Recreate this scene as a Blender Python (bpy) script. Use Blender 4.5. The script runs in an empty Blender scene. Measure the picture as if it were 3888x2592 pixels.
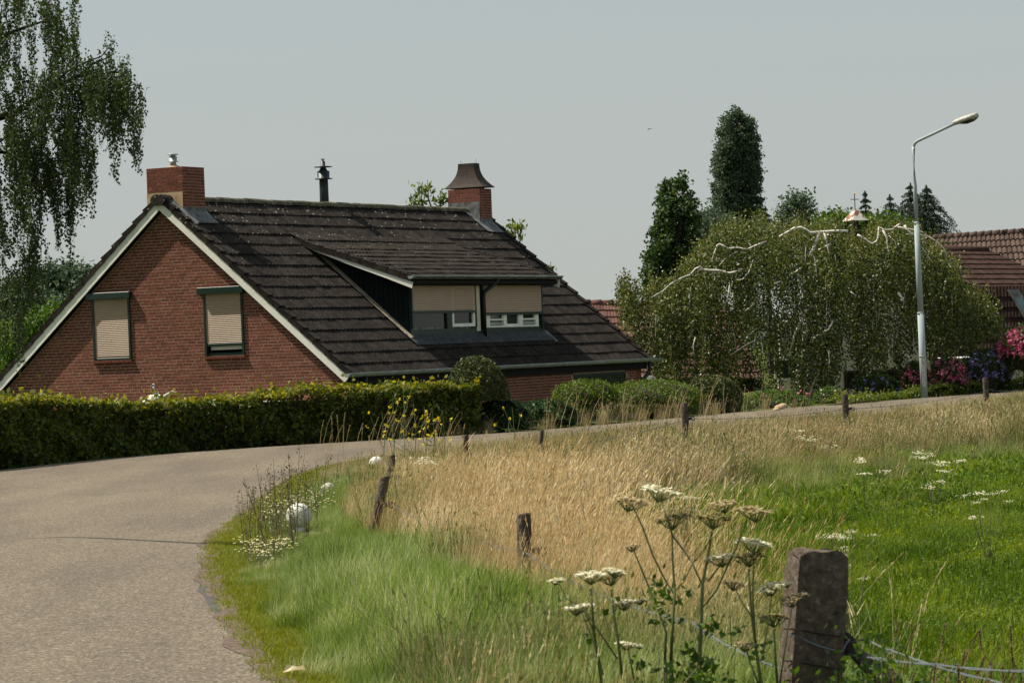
import bpy, math, random
import numpy as np
from mathutils import Vector, Matrix, Euler
from mathutils.geometry import tessellate_polygon
rng = np.random.default_rng(7); random.seed(7)
SC = bpy.context.scene
COL = SC.collection
# ---------------------------------------------------------------- camera
F = 12000.0; RH = .03865; PIT = .00147; CH = 1.6
cam_d = bpy.data.cameras.new('camera'); cam_o = bpy.data.objects.new('camera', cam_d); COL.objects.link(cam_o)
cam_d.sensor_fit = 'HORIZONTAL'; cam_d.sensor_width = 22.2; cam_d.lens = 22.2 * F / 3888
cam_d.clip_start = .1; cam_d.clip_end = 6000
cR, sR, cP, sP = math.cos(RH), math.sin(RH), math.cos(PIT), math.sin(PIT)
fwd = Vector((0, cP, sP)); up0 = Vector((0, -sP, cP)); rt0 = Vector((1, 0, 0))
rt = rt0 * cR + up0 * (-sR) ; up = up0 * cR + rt0 * sR
cam_o.matrix_world = Matrix(((rt.x, up.x, -fwd.x, 0), (rt.y, up.y, -fwd.y, 0), (rt.z, up.z, -fwd.z, CH), (0, 0, 0, 1)))
SC.camera = cam_o
cam_d.dof.use_dof = True; cam_d.dof.focus_distance = 45; cam_d.dof.aperture_fstop = 11
# ---------------------------------------------------------------- light
SUN_T = Vector((1.455, -.234, -2.15)).normalized()          # direction the light travels
sun_el = math.asin(-SUN_T.z); sun_az = math.atan2(-SUN_T.x, -SUN_T.y)   # compass-like, from +Y towards +X
sd = bpy.data.lights.new('sun', 'SUN'); so = bpy.data.objects.new('sun', sd); COL.objects.link(so)
sd.energy = 5.0; sd.angle = math.radians(.55); sd.color = (1, .92, .78)
so.rotation_euler = SUN_T.to_track_quat('-Z', 'Y').to_euler(); so.location = (-30, 10, 60)
W = bpy.data.worlds.new('World'); SC.world = W; W.use_nodes = True
nt = W.node_tree; nt.nodes.clear()
sky = nt.nodes.new('ShaderNodeTexSky'); sky.sky_type = 'NISHITA'; sky.sun_disc = False
sky.sun_elevation = sun_el; sky.sun_rotation = sun_az; sky.air_density = 1.0; sky.dust_density = 6.0; sky.ozone_density = 1.0
mx = nt.nodes.new('ShaderNodeMix'); mx.data_type = 'RGBA'; mx.inputs[0].default_value = .80
mx.inputs[7].default_value = (4.95, 5.08, 4.98, 1)             # hazy, nearly colourless summer sky
tc = nt.nodes.new('ShaderNodeTexCoord'); sx = nt.nodes.new('ShaderNodeSeparateXYZ')
rp = nt.nodes.new('ShaderNodeValToRGB')
rp.color_ramp.elements[0].position = .0; rp.color_ramp.elements[0].color = (.965, .985, .94, 1)
rp.color_ramp.elements[1].position = .35; rp.color_ramp.elements[1].color = (.70, .80, .86, 1)
e = rp.color_ramp.elements.new(.05); e.color = (.90, .945, .94, 1); e = rp.color_ramp.elements.new(.11); e.color = (.835, .90, .925, 1)
ml = nt.nodes.new('ShaderNodeMix'); ml.data_type = 'RGBA'; ml.blend_type = 'MULTIPLY'; ml.inputs[0].default_value = 1
bg = nt.nodes.new('ShaderNodeBackground'); bg.inputs[1].default_value = .090
wo = nt.nodes.new('ShaderNodeOutputWorld')
L = nt.links.new
L(sky.outputs[0], mx.inputs[6]); L(tc.outputs['Generated'], sx.inputs[0]); L(sx.outputs[2], rp.inputs[0])
L(mx.outputs[2], ml.inputs[6]); L(rp.outputs[0], ml.inputs[7]); L(ml.outputs[2], bg.inputs[0]); L(bg.outputs[0], wo.inputs[0])
SC.view_settings.view_transform = 'Standard'; SC.view_settings.look = 'None'
SC.view_settings.gamma = 1; SC.view_settings.use_curve_mapping = False; SC.view_settings.exposure = .50
SC.render.engine = 'CYCLES'
try: SC.cycles.max_bounces = 6; SC.cycles.transparent_max_bounces = 6; SC.cycles.diffuse_bounces = 3
except Exception: pass
# ---------------------------------------------------------------- picture <-> place
def ray(x, y):
    dx, dy = x - 1944., y - 1296.; a = dx * cR - dy * sR; b = dx * sR + dy * cR
    return np.array([a, F * cP + b * sP, -b * cP + F * sP]) / F
CAM = np.array([0, 0, CH])
def at(x, y, Y): d = ray(x, y); return CAM + d * (Y / d[1])
def gnd(x, y, z=0.): d = ray(x, y); return CAM + d * ((z - CH) / d[2])
def proj(p):
    v = np.asarray(p, float) - CAM; Y = v[..., 1] * cP + v[..., 2] * sP; Z = -v[..., 1] * sP + v[..., 2] * cP
    a = v[..., 0] / Y * F; b = -Z / Y * F
    return np.stack([a * cR + b * sR + 1944, -a * sR + b * cR + 1296], -1)
# ---------------------------------------------------------------- helpers
def props(o, label=None, cat=None, group=None, kind=None):
    if label: o['label'] = label
    if cat: o['category'] = cat
    if group: o['group'] = group
    if kind: o['kind'] = kind
    return o
def empty(name, loc=(0, 0, 0), rz=0., label=None, cat=None, group=None):
    o = bpy.data.objects.new(name, None); COL.objects.link(o); o.location = tuple(float(v) for v in loc); o.rotation_euler = (0, 0, rz)
    o.empty_display_size = .2
    return props(o, label, cat, group)
class MB:
    """collects faces; build() links them as one mesh object"""
    def __init__(s): s.v = []; s.f = []; s.r = []; s.n = 0
    def add(s, V, Fc, r=None):
        V = np.asarray(V, float).reshape(-1, 3); s.v.append(V)
        for q in Fc: s.f.append(tuple(i + s.n for i in q))
        s.r += [random.random() if r is None else r] * len(Fc); s.n += len(V); return s
    def box(s, a, b, r=None):
        x0, y0, z0 = a; x1, y1, z1 = b
        V = [(x0,y0,z0),(x1,y0,z0),(x1,y1,z0),(x0,y1,z0),(x0,y0,z1),(x1,y0,z1),(x1,y1,z1),(x0,y1,z1)]
        return s.add(V, [(0,3,2,1),(4,5,6,7),(0,1,5,4),(1,2,6,5),(2,3,7,6),(3,0,4,7)], r)
    def prism(s, pts, ext, r=None):
        """polygon pts (3d, convex or not) extruded by vector ext"""
        P = np.asarray(pts, float); n = len(P); Q = P + np.asarray(ext, float)
        tr = tessellate_polygon([[Vector(p) for p in P]])
        Fc = [tuple(t) for t in tr] + [tuple(i + n for i in t[::-1]) for t in tr]
        for i in range(n): j = (i + 1) % n; Fc.append((i, j, j + n, i + n))
        return s.add(np.vstack([P, Q]), Fc, r)
    def tube(s, path, rad, n=6, r=None, cap=True):
        P = np.asarray(path, float); m = len(P); rad = np.broadcast_to(np.asarray(rad, float), (m,))
        T = np.gradient(P, axis=0) if m > 2 else np.repeat((P[1:] - P[:1]), 2, 0)
        T /= np.linalg.norm(T, axis=1)[:, None] + 1e-9
        ref = np.array([0, 0, 1.]) if abs(T[:, 2].mean()) < .8 else np.array([0, 1., 0])
        V = []
        for i in range(m):
            A = np.cross(T[i], ref); A /= np.linalg.norm(A) + 1e-9; B = np.cross(T[i], A)
            for k in range(n):
                t = 2 * math.pi * k / n; V.append(P[i] + rad[i] * (A * math.cos(t) + B * math.sin(t)))
        Fc = []
        for i in range(m - 1):
            for k in range(n): Fc.append((i*n+k, i*n+(k+1) % n, (i+1)*n+(k+1) % n, (i+1)*n+k))
        if cap: Fc.append(tuple(range(n))[::-1]); Fc.append(tuple((m-1)*n+k for k in range(n)))
        return s.add(V, Fc, r)
    def lathe(s, prof, c=(0, 0, 0), n=12, r=None):
        V = []; Fc = []
        for (R, z) in prof:
            for k in range(n): t = 2*math.pi*k/n; V.append((c[0]+R*math.cos(t), c[1]+R*math.sin(t), c[2]+z))
        m = len(prof)
        for i in range(m-1):
            for k in range(n): Fc.append((i*n+k, i*n+(k+1) % n, (i+1)*n+(k+1) % n, (i+1)*n+k))
        Fc.append(tuple(range(n))[::-1]); Fc.append(tuple((m-1)*n+k for k in range(n)))
        return s.add(V, Fc, r)
    def mesh(s, name, mat, smooth=False):
        me = bpy.data.meshes.new(name); me.from_pydata([tuple(p) for p in np.vstack(s.v)], [], s.f); 
        a = me.attributes.new('rnd', 'FLOAT', 'FACE'); a.data.foreach_set('value', np.asarray(s.r, np.float32))
        if smooth: me.shade_smooth()
        me.materials.append(mat); me.update(); return me
    def build(s, name, mat, parent=None, smooth=False, bevel=0., **k):
        o = bpy.data.objects.new(name, s.mesh(name, mat, smooth)); COL.objects.link(o)
        if parent is not None: o.parent = parent
        if bevel:
            m = o.modifiers.new('bevel', 'BEVEL'); m.width = bevel; m.segments = 1; m.limit_method = 'ANGLE'
        return props(o, **k)
def fastmesh(name, V, quads, rnd, mat, tris=False):
    """numpy arrays -> mesh (all quads or all tris)"""
    me = bpy.data.meshes.new(name); k = quads.shape[1]; nf = len(quads)
    me.vertices.add(len(V)); me.vertices.foreach_set('co', np.asarray(V, np.float32).ravel())
    me.loops.add(nf * k); me.loops.foreach_set('vertex_index', quads.astype(np.int32).ravel())
    me.polygons.add(nf); me.polygons.foreach_set('loop_start', np.arange(0, nf*k, k, dtype=np.int32))
    a = me.attributes.new('rnd', 'FLOAT', 'FACE'); a.data.foreach_set('value', np.asarray(rnd, np.float32))
    me.materials.append(mat); me.update(calc_edges=True); me.validate(); return me
def link(name, me, parent=None, loc=None, **k):
    o = bpy.data.objects.new(name, me); COL.objects.link(o)
    if parent is not None: o.parent = parent
    if loc is not None: o.location = tuple(float(v) for v in loc)
    return props(o, **k)
def unit(v): return v / (np.linalg.norm(v, axis=-1, keepdims=True) + 1e-9)
def leaf_arrays(P, size, asp=.62, droop=None, jitter=.35):
    """diamond leaves centred on P; droop: preferred long-axis direction"""
    n = len(P); A = rng.normal(size=(n, 3))
    if droop is not None: A = A * .55 + np.asarray(droop)
    A = unit(A); B = unit(np.cross(A, rng.normal(size=(n, 3)))); N = np.cross(A, B)
    s = size * (1 + jitter * rng.uniform(-1, 1, n))[:, None]
    V = np.empty((n, 4, 3)); V[:, 0] = P - A*s*.5; V[:, 1] = P + B*s*asp*.5 + N*s*.08; V[:, 2] = P + A*s*.5; V[:, 3] = P - B*s*asp*.5 + N*s*.08
    return V.reshape(-1, 3)
def leaves(name, P, size, mat, parent=None, rnd=None, loc=(0, 0, 0), asp=.62, droop=None, **k):
    P = np.asarray(P) - np.asarray(loc, float) * (parent is None) if parent is None else np.asarray(P)
    V = leaf_arrays(P, size, asp, droop); n = len(P)
    if rnd is None: rnd = rng.uniform(0, 1, n)
    me = fastmesh(name, V, np.arange(4*n).reshape(-1, 4), rnd, mat)
    return link(name, me, parent, loc if parent is None else None, **k)
# ---------------------------------------------------------------- materials
def nodes(name):
    m = bpy.data.materials.new(name); m.use_nodes = True; t = m.node_tree; b = t.nodes['Principled BSDF']; return m, t, b
def mat(name, col, rough=.7, spec=.3, metal=0., var=.25, scale=6., detail=6., bump=0., bscale=40., col2=None, rndvar=0., coords='Object', objrnd=0.):
    """base colour broken up by noise (col..col2 or col*(1-var)..col*(1+var)), optional per-face / per-object variation and fine relief"""
    m, t, b = nodes(name); N = t.nodes.new; K = t.links.new
    b.inputs['Roughness'].default_value = rough; b.inputs['Metallic'].default_value = metal; b.inputs['Specular IOR Level'].default_value = spec
    co = N('ShaderNodeTexCoord'); ns = N('ShaderNodeTexNoise'); ns.inputs['Scale'].default_value = scale; ns.inputs['Detail'].default_value = detail
    K(co.outputs[coords], ns.inputs['Vector'])
    r = N('ShaderNodeValToRGB'); c0 = [max(0, c*(1-var)) for c in col]; c1 = col2 or [c*(1+var) for c in col]
    r.color_ramp.elements[0].color = (*c0, 1); r.color_ramp.elements[0].position = .3
    r.color_ramp.elements[1].color = (*c1, 1); r.color_ramp.elements[1].position = .7
    K(ns.outputs[0], r.inputs[0]); out = r.outputs[0]
    if rndvar or objrnd:
        hs = N('ShaderNodeHueSaturation'); mr = N('ShaderNodeMapRange'); amt = rndvar or objrnd
        mr.inputs[3].default_value = 1-amt; mr.inputs[4].default_value = 1+amt
        if rndvar: at_ = N('ShaderNodeAttribute'); at_.attribute_name = 'rnd'; src = at_.outputs['Fac']
        if objrnd:
            oi = N('ShaderNodeObjectInfo')
            if rndvar:
                ad = N('ShaderNodeMath'); ad.operation = 'ADD'; K(src, ad.inputs[0]); K(oi.outputs['Random'], ad.inputs[1])
                fr = N('ShaderNodeMath'); fr.operation = 'FRACT'; K(ad.outputs[0], fr.inputs[0]); src = fr.outputs[0]
            else: src = oi.outputs['Random']
        K(src, mr.inputs[0]); K(mr.outputs[0], hs.inputs['Value']); K(out, hs.inputs['Color']); out = hs.outputs[0]
    K(out, b.inputs['Base Color'])
    if bump:
        bn = N('ShaderNodeTexNoise'); bn.inputs['Scale'].default_value = bscale; bn.inputs['Detail'].default_value = 4; K(co.outputs[coords], bn.inputs['Vector'])
        bu = N('ShaderNodeBump'); bu.inputs['Strength'].default_value = bump; bu.inputs['Distance'].default_value = .02; K(bn.outputs[0], bu.inputs['Height']); K(bu.outputs[0], b.inputs['Normal'])
    return m
def leafmat(name, cols, trans=.35, rough=.55, tcol=None, spec=.3, objr=False, patch=0., pscale=.7):
    """per-leaf colour picked from a ramp; part of the light passes through"""
    m, t, b = nodes(name); N = t.nodes.new; K = t.links.new
    a = N('ShaderNodeAttribute'); a.attribute_name = 'rnd'; src = a.outputs['Fac']
    if objr:
        oi = N('ShaderNodeObjectInfo'); mm = N('ShaderNodeMix'); mm.inputs[0].default_value = .5; K(src, mm.inputs[2]); K(oi.outputs['Random'], mm.inputs[3]); src = mm.outputs[0]
    r = N('ShaderNodeValToRGB'); n = len(cols)
    r.color_ramp.elements[0].color = (*cols[0], 1); r.color_ramp.elements[1].color = (*cols[-1], 1)
    for i in range(1, n-1): e = r.color_ramp.elements.new(i/(n-1)); e.color = (*cols[i], 1)
    K(src, r.inputs[0])
    if patch:      # whole patches of the sward are drier or lusher
        g = N('ShaderNodeNewGeometry'); pn = N('ShaderNodeTexNoise'); pn.inputs['Scale'].default_value = pscale; pn.inputs['Detail'].default_value = 4; K(g.outputs['Position'], pn.inputs['Vector'])
        pm = N('ShaderNodeMapRange'); pm.inputs[1].default_value = .3; pm.inputs[2].default_value = .7; pm.inputs[3].default_value = -patch; pm.inputs[4].default_value = patch; K(pn.outputs[0], pm.inputs[0])
        pa = N('ShaderNodeMath'); pa.operation = 'ADD'; pa.use_clamp = True; K(src, pa.inputs[0]); K(pm.outputs[0], pa.inputs[1]); K(pa.outputs[0], r.inputs[0])
    K(r.outputs[0], b.inputs['Base Color'])
    b.inputs['Roughness'].default_value = rough; b.inputs['Specular IOR Level'].default_value = spec
    tr = N('ShaderNodeBsdfTranslucent'); hs = N('ShaderNodeHueSaturation'); hs.inputs['Saturation'].default_value = 1.15; hs.inputs['Value'].default_value = 1.5; hs.inputs['Hue'].default_value = .485
    K(r.outputs[0], hs.inputs['Color']); K(hs.outputs[0], tr.inputs['Color'])
    ms = N('ShaderNodeMixShader'); ms.inputs[0].default_value = trans; K(b.outputs[0], ms.inputs[1]); K(tr.outputs[0], ms.inputs[2])
    K(ms.outputs[0], t.nodes['Material Output'].inputs['Surface']); return m
M = {}
M['brick'] = mat('brick', (.166, .052, .034), .85, .15, var=.35, scale=25, rndvar=.22, objrnd=.0, bump=.25, bscale=90)
M['brick1'] = mat('brick_single', (.166, .052, .034), .85, .15, var=.35, scale=25, objrnd=.22, bump=.25, bscale=90)
M['mortar'] = mat('mortar', (.33, .25, .185), .95, .1, var=.2, scale=8)
M['stucco'] = mat('chimney_stucco', (.50, .32, .15), .9, .1, var=.3, scale=5, col2=(.50, .40, .28))
M['white'] = mat('white_paint', (.80, .78, .70), .6, .3, var=.08, scale=3)
M['cheek'] = mat('black_boards', (.006, .010, .010), .7, .15, var=.2, scale=3)
M['dgreen'] = mat('dark_green_paint', (.008, .026, .019), .35, .4, var=.2, scale=3)
M['black'] = mat('black_pvc', (.010, .011, .012), .4, .4, var=.2)
M['shutter'] = mat('beige_shutter', (.42, .305, .225), .5, .35, var=.06, scale=2)
M['zinc'] = mat('zinc', (.33, .36, .36), .45, .4, metal=.4, var=.25, scale=4)
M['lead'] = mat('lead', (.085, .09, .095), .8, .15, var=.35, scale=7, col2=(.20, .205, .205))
M['lead_dark'] = mat('dark_lead', (.05, .055, .06), .8, .15, var=.35, scale=7)  # darker lead tone, used for the apron below the dormer
M['rust'] = mat('rust_metal', (.035, .024, .019), .75, .25, var=.3, scale=10)
M['darkmetal'] = mat('dark_metal', (.018, .028, .034), .45, .4, var=.3, scale=6)
M['soffit'] = mat('dark_wood', (.012, .011, .010), .8, .2)
M['glass'] = mat('window_glass', (.015, .022, .020), .06, .5, var=.2)
M['curtain'] = mat('net_curtain', (.38, .43, .38), .9, .1, var=.75, scale=14)
def stripes(m, sc):      # colour noise stretched upright: the shade of folds painted into the cloth
    t = m.node_tree; ns = [n for n in t.nodes if n.type == 'TEX_NOISE'][0]; mp = t.nodes.new('ShaderNodeMapping'); mp.inputs['Scale'].default_value = sc; co = [n for n in t.nodes if n.type == 'TEX_COORD'][0]
    t.links.new(co.outputs['Object'], mp.inputs[0]); t.links.new(mp.outputs[0], ns.inputs['Vector'])
stripes(M['curtain'], (1, 1, .04))
M['galv'] = mat('galvanised_paint', (.32, .37, .38), .75, .15, var=.10, scale=3, bump=.05)
M['lampgrey'] = mat('weathered_lamp', (.42, .41, .37), .6, .3, var=.35, scale=14)
M['cream'] = mat('cream_render', (.60, .53, .42), .9, .1, var=.08, scale=1.5, bump=.1)
M['ball'] = mat('white_concrete', (.55, .53, .46), .9, .1, var=.07, scale=9, col2=(.76, .75, .72), bump=.3, bscale=60)
M['wood'] = mat('old_post_wood', (.075, .055, .042), .9, .15, var=.5, scale=14, bump=.6, bscale=50, col2=(.13, .105, .085))
M['wire'] = mat('wire', (.13, .15, .17), .6, .3, metal=.2)
M['bark'] = mat('dark_bark', (.05, .04, .03), .9, .1, var=.4, scale=8, bump=.5)
# birch bark: white with dark horizontal marks
def birch():
    m, t, b = nodes('birch_bark'); N = t.nodes.new; K = t.links.new; co = N('ShaderNodeTexCoord')
    mp = N('ShaderNodeMapping'); mp.inputs['Scale'].default_value = (3, 3, 14); K(co.outputs['Object'], mp.inputs[0])
    ns = N('ShaderNodeTexNoise'); ns.inputs['Scale'].default_value = 1.6; ns.inputs['Detail'].default_value = 5; K(mp.outputs[0], ns.inputs['Vector'])
    r = N('ShaderNodeValToRGB'); r.color_ramp.elements[0].position = .36; r.color_ramp.elements[0].color = (.07, .05, .04, 1); r.color_ramp.elements[1].position = .46; r.color_ramp.elements[1].color = (.72, .66, .58, 1)
    K(ns.outputs[0], r.inputs[0]); K(r.outputs[0], b.inputs['Base Color']); b.inputs['Roughness'].default_value = .8; return m
M['birch'] = birch()
def tilemat(name, c0, c1, spots=.0, objr=False, spotz=None):
    """concrete roof tile: streaky dark colour, pale lichen dots"""
    m, t, b = nodes(name); N = t.nodes.new; K = t.links.new; g = N('ShaderNodeNewGeometry')
    ns = N('ShaderNodeTexNoise'); ns.inputs['Scale'].default_value = 9; ns.inputs['Detail'].default_value = 8; K(g.outputs['Position'], ns.inputs['Vector'])
    r = N('ShaderNodeValToRGB'); r.color_ramp.elements[0].position = .35; r.color_ramp.elements[0].color = (*c0, 1); r.color_ramp.elements[1].position = .72; r.color_ramp.elements[1].color = (*c1, 1)
    K(ns.outputs[0], r.inputs[0])
    hs = N('ShaderNodeHueSaturation'); mr = N('ShaderNodeMapRange'); mr.inputs[3].default_value = .78; mr.inputs[4].default_value = 1.25
    if objr: oi = N('ShaderNodeObjectInfo'); K(oi.outputs['Random'], mr.inputs[0])
    else: a = N('ShaderNodeAttribute'); a.attribute_name = 'rnd'; K(a.outputs['Fac'], mr.inputs[0])
    K(mr.outputs[0], hs.inputs['Value']); K(r.outputs[0], hs.inputs['Color']); out = hs.outputs[0]
    if spots:
        vo = N('ShaderNodeTexVoronoi'); vo.inputs['Scale'].default_value = 7.5; K(g.outputs['Position'], vo.inputs['Vector'])
        n2 = N('ShaderNodeTexNoise'); n2.inputs['Scale'].default_value = 1.1; n2.inputs['Detail'].default_value = 3; K(g.outputs['Position'], n2.inputs['Vector'])
        sz = N('ShaderNodeSeparateXYZ'); K(g.outputs['Position'], sz.inputs[0])
        hm = N('ShaderNodeMapRange'); hm.inputs[1].default_value = 1.2; hm.inputs[2].default_value = 5.0; hm.inputs[3].default_value = -.06; hm.inputs[4].default_value = .26; K(sz.outputs[2], hm.inputs[0])
        ad = N('ShaderNodeMath'); ad.operation = 'MULTIPLY'; K(n2.outputs[0], ad.inputs[0]); ad.inputs[1].default_value = .30*spots
        a2 = N('ShaderNodeMath'); a2.operation = 'ADD'; K(ad.outputs[0], a2.inputs[0]); K(hm.outputs[0], a2.inputs[1])
        n3 = N('ShaderNodeTexNoise'); n3.inputs['Scale'].default_value = 60; K(g.outputs['Position'], n3.inputs['Vector'])
        a3 = N('ShaderNodeMath'); a3.operation = 'MULTIPLY_ADD'; K(n3.outputs[0], a3.inputs[0]); a3.inputs[1].default_value = .25; K(vo.outputs['Distance'], a3.inputs[2])
        lt = N('ShaderNodeMath'); lt.operation = 'LESS_THAN'; K(a3.outputs[0], lt.inputs[0]); K(a2.outputs[0], lt.inputs[1])
        m2 = N('ShaderNodeMix'); m2.data_type = 'RGBA'; m2.inputs[7].default_value = (.21, .195, .15, 1); K(lt.outputs[0], m2.inputs[0]); K(out, m2.inputs[6]); out = m2.outputs[2]
    K(out, b.inputs['Base Color']); b.inputs['Roughness'].default_value = .95; b.inputs['Specular IOR Level'].default_value = .08
    bn = N('ShaderNodeTexNoise'); bn.inputs['Scale'].default_value = 70; K(g.outputs['Position'], bn.inputs['Vector']); bu = N('ShaderNodeBump'); bu.inputs['Strength'].default_value = .3; bu.inputs['Distance'].default_value = .01; K(bn.outputs[0], bu.inputs['Height']); K(bu.outputs[0], b.inputs['Normal'])
    return m
TC0, TC1 = (.0175, .0148, .013), (.043, .0355, .031)
M['tile'] = tilemat('roof_tile', TC0, TC1, .50); M['tile1'] = tilemat('roof_tile_single', TC0, TC1, .50, True)
M['ridge'] = tilemat('ridge_moss', (.055, .052, .035), (.19, .17, .115), 0., True)
M['tile_red'] = tilemat('brown_red_tile', (.085, .042, .034), (.135, .075, .062), 0.)
M['tile_brown'] = tilemat('brown_tile', (.032, .018, .015), (.056, .035, .030), 0.)
M['tile_light'] = tilemat('light_brown_tile', (.065, .042, .034), (.11, .078, .065), 0.)
# vegetation
M['birchleaf'] = leafmat('birch_leaf', [(.015, .025, .006), (.034, .050, .011), (.062, .084, .018), (.105, .128, .028), (.22, .21, .06)], .24, .45)
M['birchleaf_dark'] = leafmat('birch_leaf_dark', [(.017, .033, .010), (.034, .058, .015), (.07, .10, .025)], .32, .5)
M['poplar'] = leafmat('poplar_leaf', [(.030, .052, .032), (.06, .095, .052), (.11, .15, .085)], .3)
M['hornbeam'] = leafmat('dark_tree_leaf', [(.016, .034, .010), (.03, .06, .014), (.07, .12, .025)], .28)
M['spruce'] = leafmat('spruce_needles', [(.012, .026, .014), (.022, .042, .020), (.045, .065, .03)], .12)
M['bushgreen'] = leafmat('bright_green_leaf', [(.03, .065, .012), (.06, .12, .018), (.11, .18, .03)], .35)
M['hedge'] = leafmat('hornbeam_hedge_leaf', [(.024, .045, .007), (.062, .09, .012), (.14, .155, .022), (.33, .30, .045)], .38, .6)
M['yew'] = leafmat('yew_needles', [(.028, .045, .012), (.055, .078, .018), (.11, .12, .03)], .12)
M['juniper'] = leafmat('juniper_needles', [(.045, .085, .010), (.085, .14, .016), (.15, .20, .03)], .25)
M['laurel'] = leafmat('laurel_leaf', [(.015, .035, .012), (.03, .065, .022), (.07, .12, .04)], .2, .35)
M['walnut'] = leafmat('walnut_leaf', [(.05, .08, .015), (.10, .15, .03), (.18, .20, .05)], .4)
M['box'] = leafmat('box_leaf', [(.04, .07, .01), (.09, .13, .015), (.17, .19, .03)], .3)
M['drygrass'] = leafmat('dry_grass', [(.20, .14, .055), (.38, .28, .13), (.52, .40, .21), (.68, .57, .36)], .30, .6, objr=True, patch=.4, pscale=.9)
M['dryfar'] = leafmat('dry_bank_grass', [(.10, .095, .035), (.24, .20, .09), (.37, .30, .16), (.54, .46, .28)], .30, .6, objr=True, patch=.45, pscale=.6)
M['mixgrass'] = leafmat('half_dry_grass', [(.05, .085, .018), (.11, .145, .035), (.22, .21, .08), (.42, .36, .18)], .32, .6, objr=True, patch=.4, pscale=.9)
M['vergegrass'] = leafmat('verge_grass', [(.06, .10, .018), (.12, .19, .035), (.20, .275, .07), (.44, .45, .25)], .38, .6, objr=True, patch=.45, pscale=1.3)
M['meadow'] = leafmat('meadow_grass', [(.038, .08, .007), (.075, .135, .011), (.12, .185, .018), (.21, .26, .038)], .34, .8, objr=True, patch=.5, pscale=.8)
M['mown'] = leafmat('mown_grass', [(.12, .15, .016), (.19, .22, .025), (.28, .28, .055)], .3, .6, objr=True)
M['stem'] = leafmat('plant_stem', [(.07, .10, .03), (.12, .15, .05), (.18, .18, .08)], .1)
M['stemdark'] = leafmat('dock_stem', [(.06, .05, .02), (.10, .085, .035), (.14, .12, .05)], .1)
M['umbel'] = leafmat('white_umbel', [(.55, .53, .36), (.72, .70, .52), (.84, .82, .68)], .25)
M['umbeltan'] = leafmat('fading_umbel', [(.26, .20, .10), (.46, .38, .21), (.60, .53, .34)], .25)
M['umbelbrown'] = leafmat('seeding_umbel', [(.12, .08, .03), (.20, .17, .05), (.34, .31, .12)], .2)
M['yellow'] = leafmat('yellow_petals', [(.62, .50, .02), (.78, .66, .03)], .3)
M['daisy'] = leafmat('daisy_petals', [(.70, .66, .35), (.80, .78, .66)], .3)
M['pink'] = leafmat('pink_petals', [(.30, .045, .10), (.52, .11, .20), (.62, .26, .33)], .3)
M['purple'] = leafmat('purple_petals', [(.13, .11, .28), (.25, .22, .46), (.40, .37, .62)], .3)
# ================================================================ ground, road
INNER = np.array([(1.9,-25),(1.0,0),(-.2,8.5),(-1.2,15.45),(-1.42,16.9),(-1.76,19.3),(-2.18,22.6),(-2.45,25.1),(-2.62,27.3),(-2.69,29.5),(-2.73,33),(-2.82,38),(-2.8,42),(-2.45,45.2),(-1.7,47.8),(-.4,50),(1.4,52),(3.4,54.2),(5.9,58.),(8.3,63.),(11.2,69.5),(16,80),(24,103),(44,160),(90,290)], float)
OUTER = np.array([(-5.5,-25),(-6.4,0),(-7.6,14),(-8.3,28),(-8.7,37),(-8.5,43.5),(-7.85,48.0),(-6.67,51.6),(-5.13,54.0),(-2.9,55.9),(-.96,57.4),(.96,59.6),(2.35,62.),(4.0,65.3),(6.02,69.0),(9.52,73.7),(12.52,77.7),(19,87),(28,104),(50,158),(97,290)], float)
def resample(P, step):
    out = []
    for i in range(len(P)-1):
        p0 = P[max(i-1, 0)]; p1 = P[i]; p2 = P[i+1]; p3 = P[min(i+2, len(P)-1)]
        n = max(1, int(np.linalg.norm(p2-p1)/step))
        for j in range(n):
            t = j/n; out.append(.5*((2*p1)+(-p0+p2)*t+(2*p0-5*p1+4*p2-p3)*t*t+(-p0+3*p1-3*p2+p3)*t**3))
    out.append(P[-1]); return np.array(out)
INN = resample(INNER, 1.2); OUT = resample(OUTER, 1.2)
def sdist(Pl, X, Y):
    """signed distance to a polyline: positive on its right-hand side"""
    X = np.asarray(X, float); Y = np.asarray(Y, float); best = np.full(X.shape, 1e9); sg = np.ones(X.shape)
    for i in range(len(Pl)-1):
        a = Pl[i]; d = Pl[i+1]-a; l2 = d@d
        t = np.clip(((X-a[0])*d[0]+(Y-a[1])*d[1])/l2, 0, 1); dx = X-a[0]-t*d[0]; dy = Y-a[1]-t*d[1]; q = dx*dx+dy*dy
        m = q < best-1e-9; cr = d[1]*(X-a[0]) - d[0]*(Y-a[1]); best = np.where(m, q, best); sg = np.where(m, np.sign(cr), sg)
    return np.sqrt(best)*sg
def sst(a, b, x): t = np.clip((np.asarray(x, float)-a)/(b-a), 0, 1); return t*t*(3-2*t)
def height(X, Y):
    di = sdist(INN, X, Y); do = -sdist(OUT, X, Y)
    z = -.40*sst(1.2, 3.6, di) + .05*np.sin(X*1.7+Y*.6)*np.sin(Y*.9)*sst(3, 5, di)
    z = z - 1.62*sst(1.6, 6., do)*(1-sst(2.5, 7.5, X))
    return z
xs = np.concatenate([[-3000,-800,-300,-200,-80,-45], np.arange(-30, 62, .75), [70,100,220,300,800,3000]])
ys = np.concatenate([[-60,-35], np.arange(-22, 62, .6), np.arange(62, 160, 2.), [180,260,500,1200,4500]])
GX, GY = np.meshgrid(xs, ys); GZ = height(GX, GY)
nx, ny = len(xs), len(ys); idx = np.arange(nx*ny).reshape(ny, nx)
gq = np.stack([idx[:-1,:-1], idx[:-1,1:], idx[1:,1:], idx[1:,:-1]], -1).reshape(-1, 4)
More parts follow.
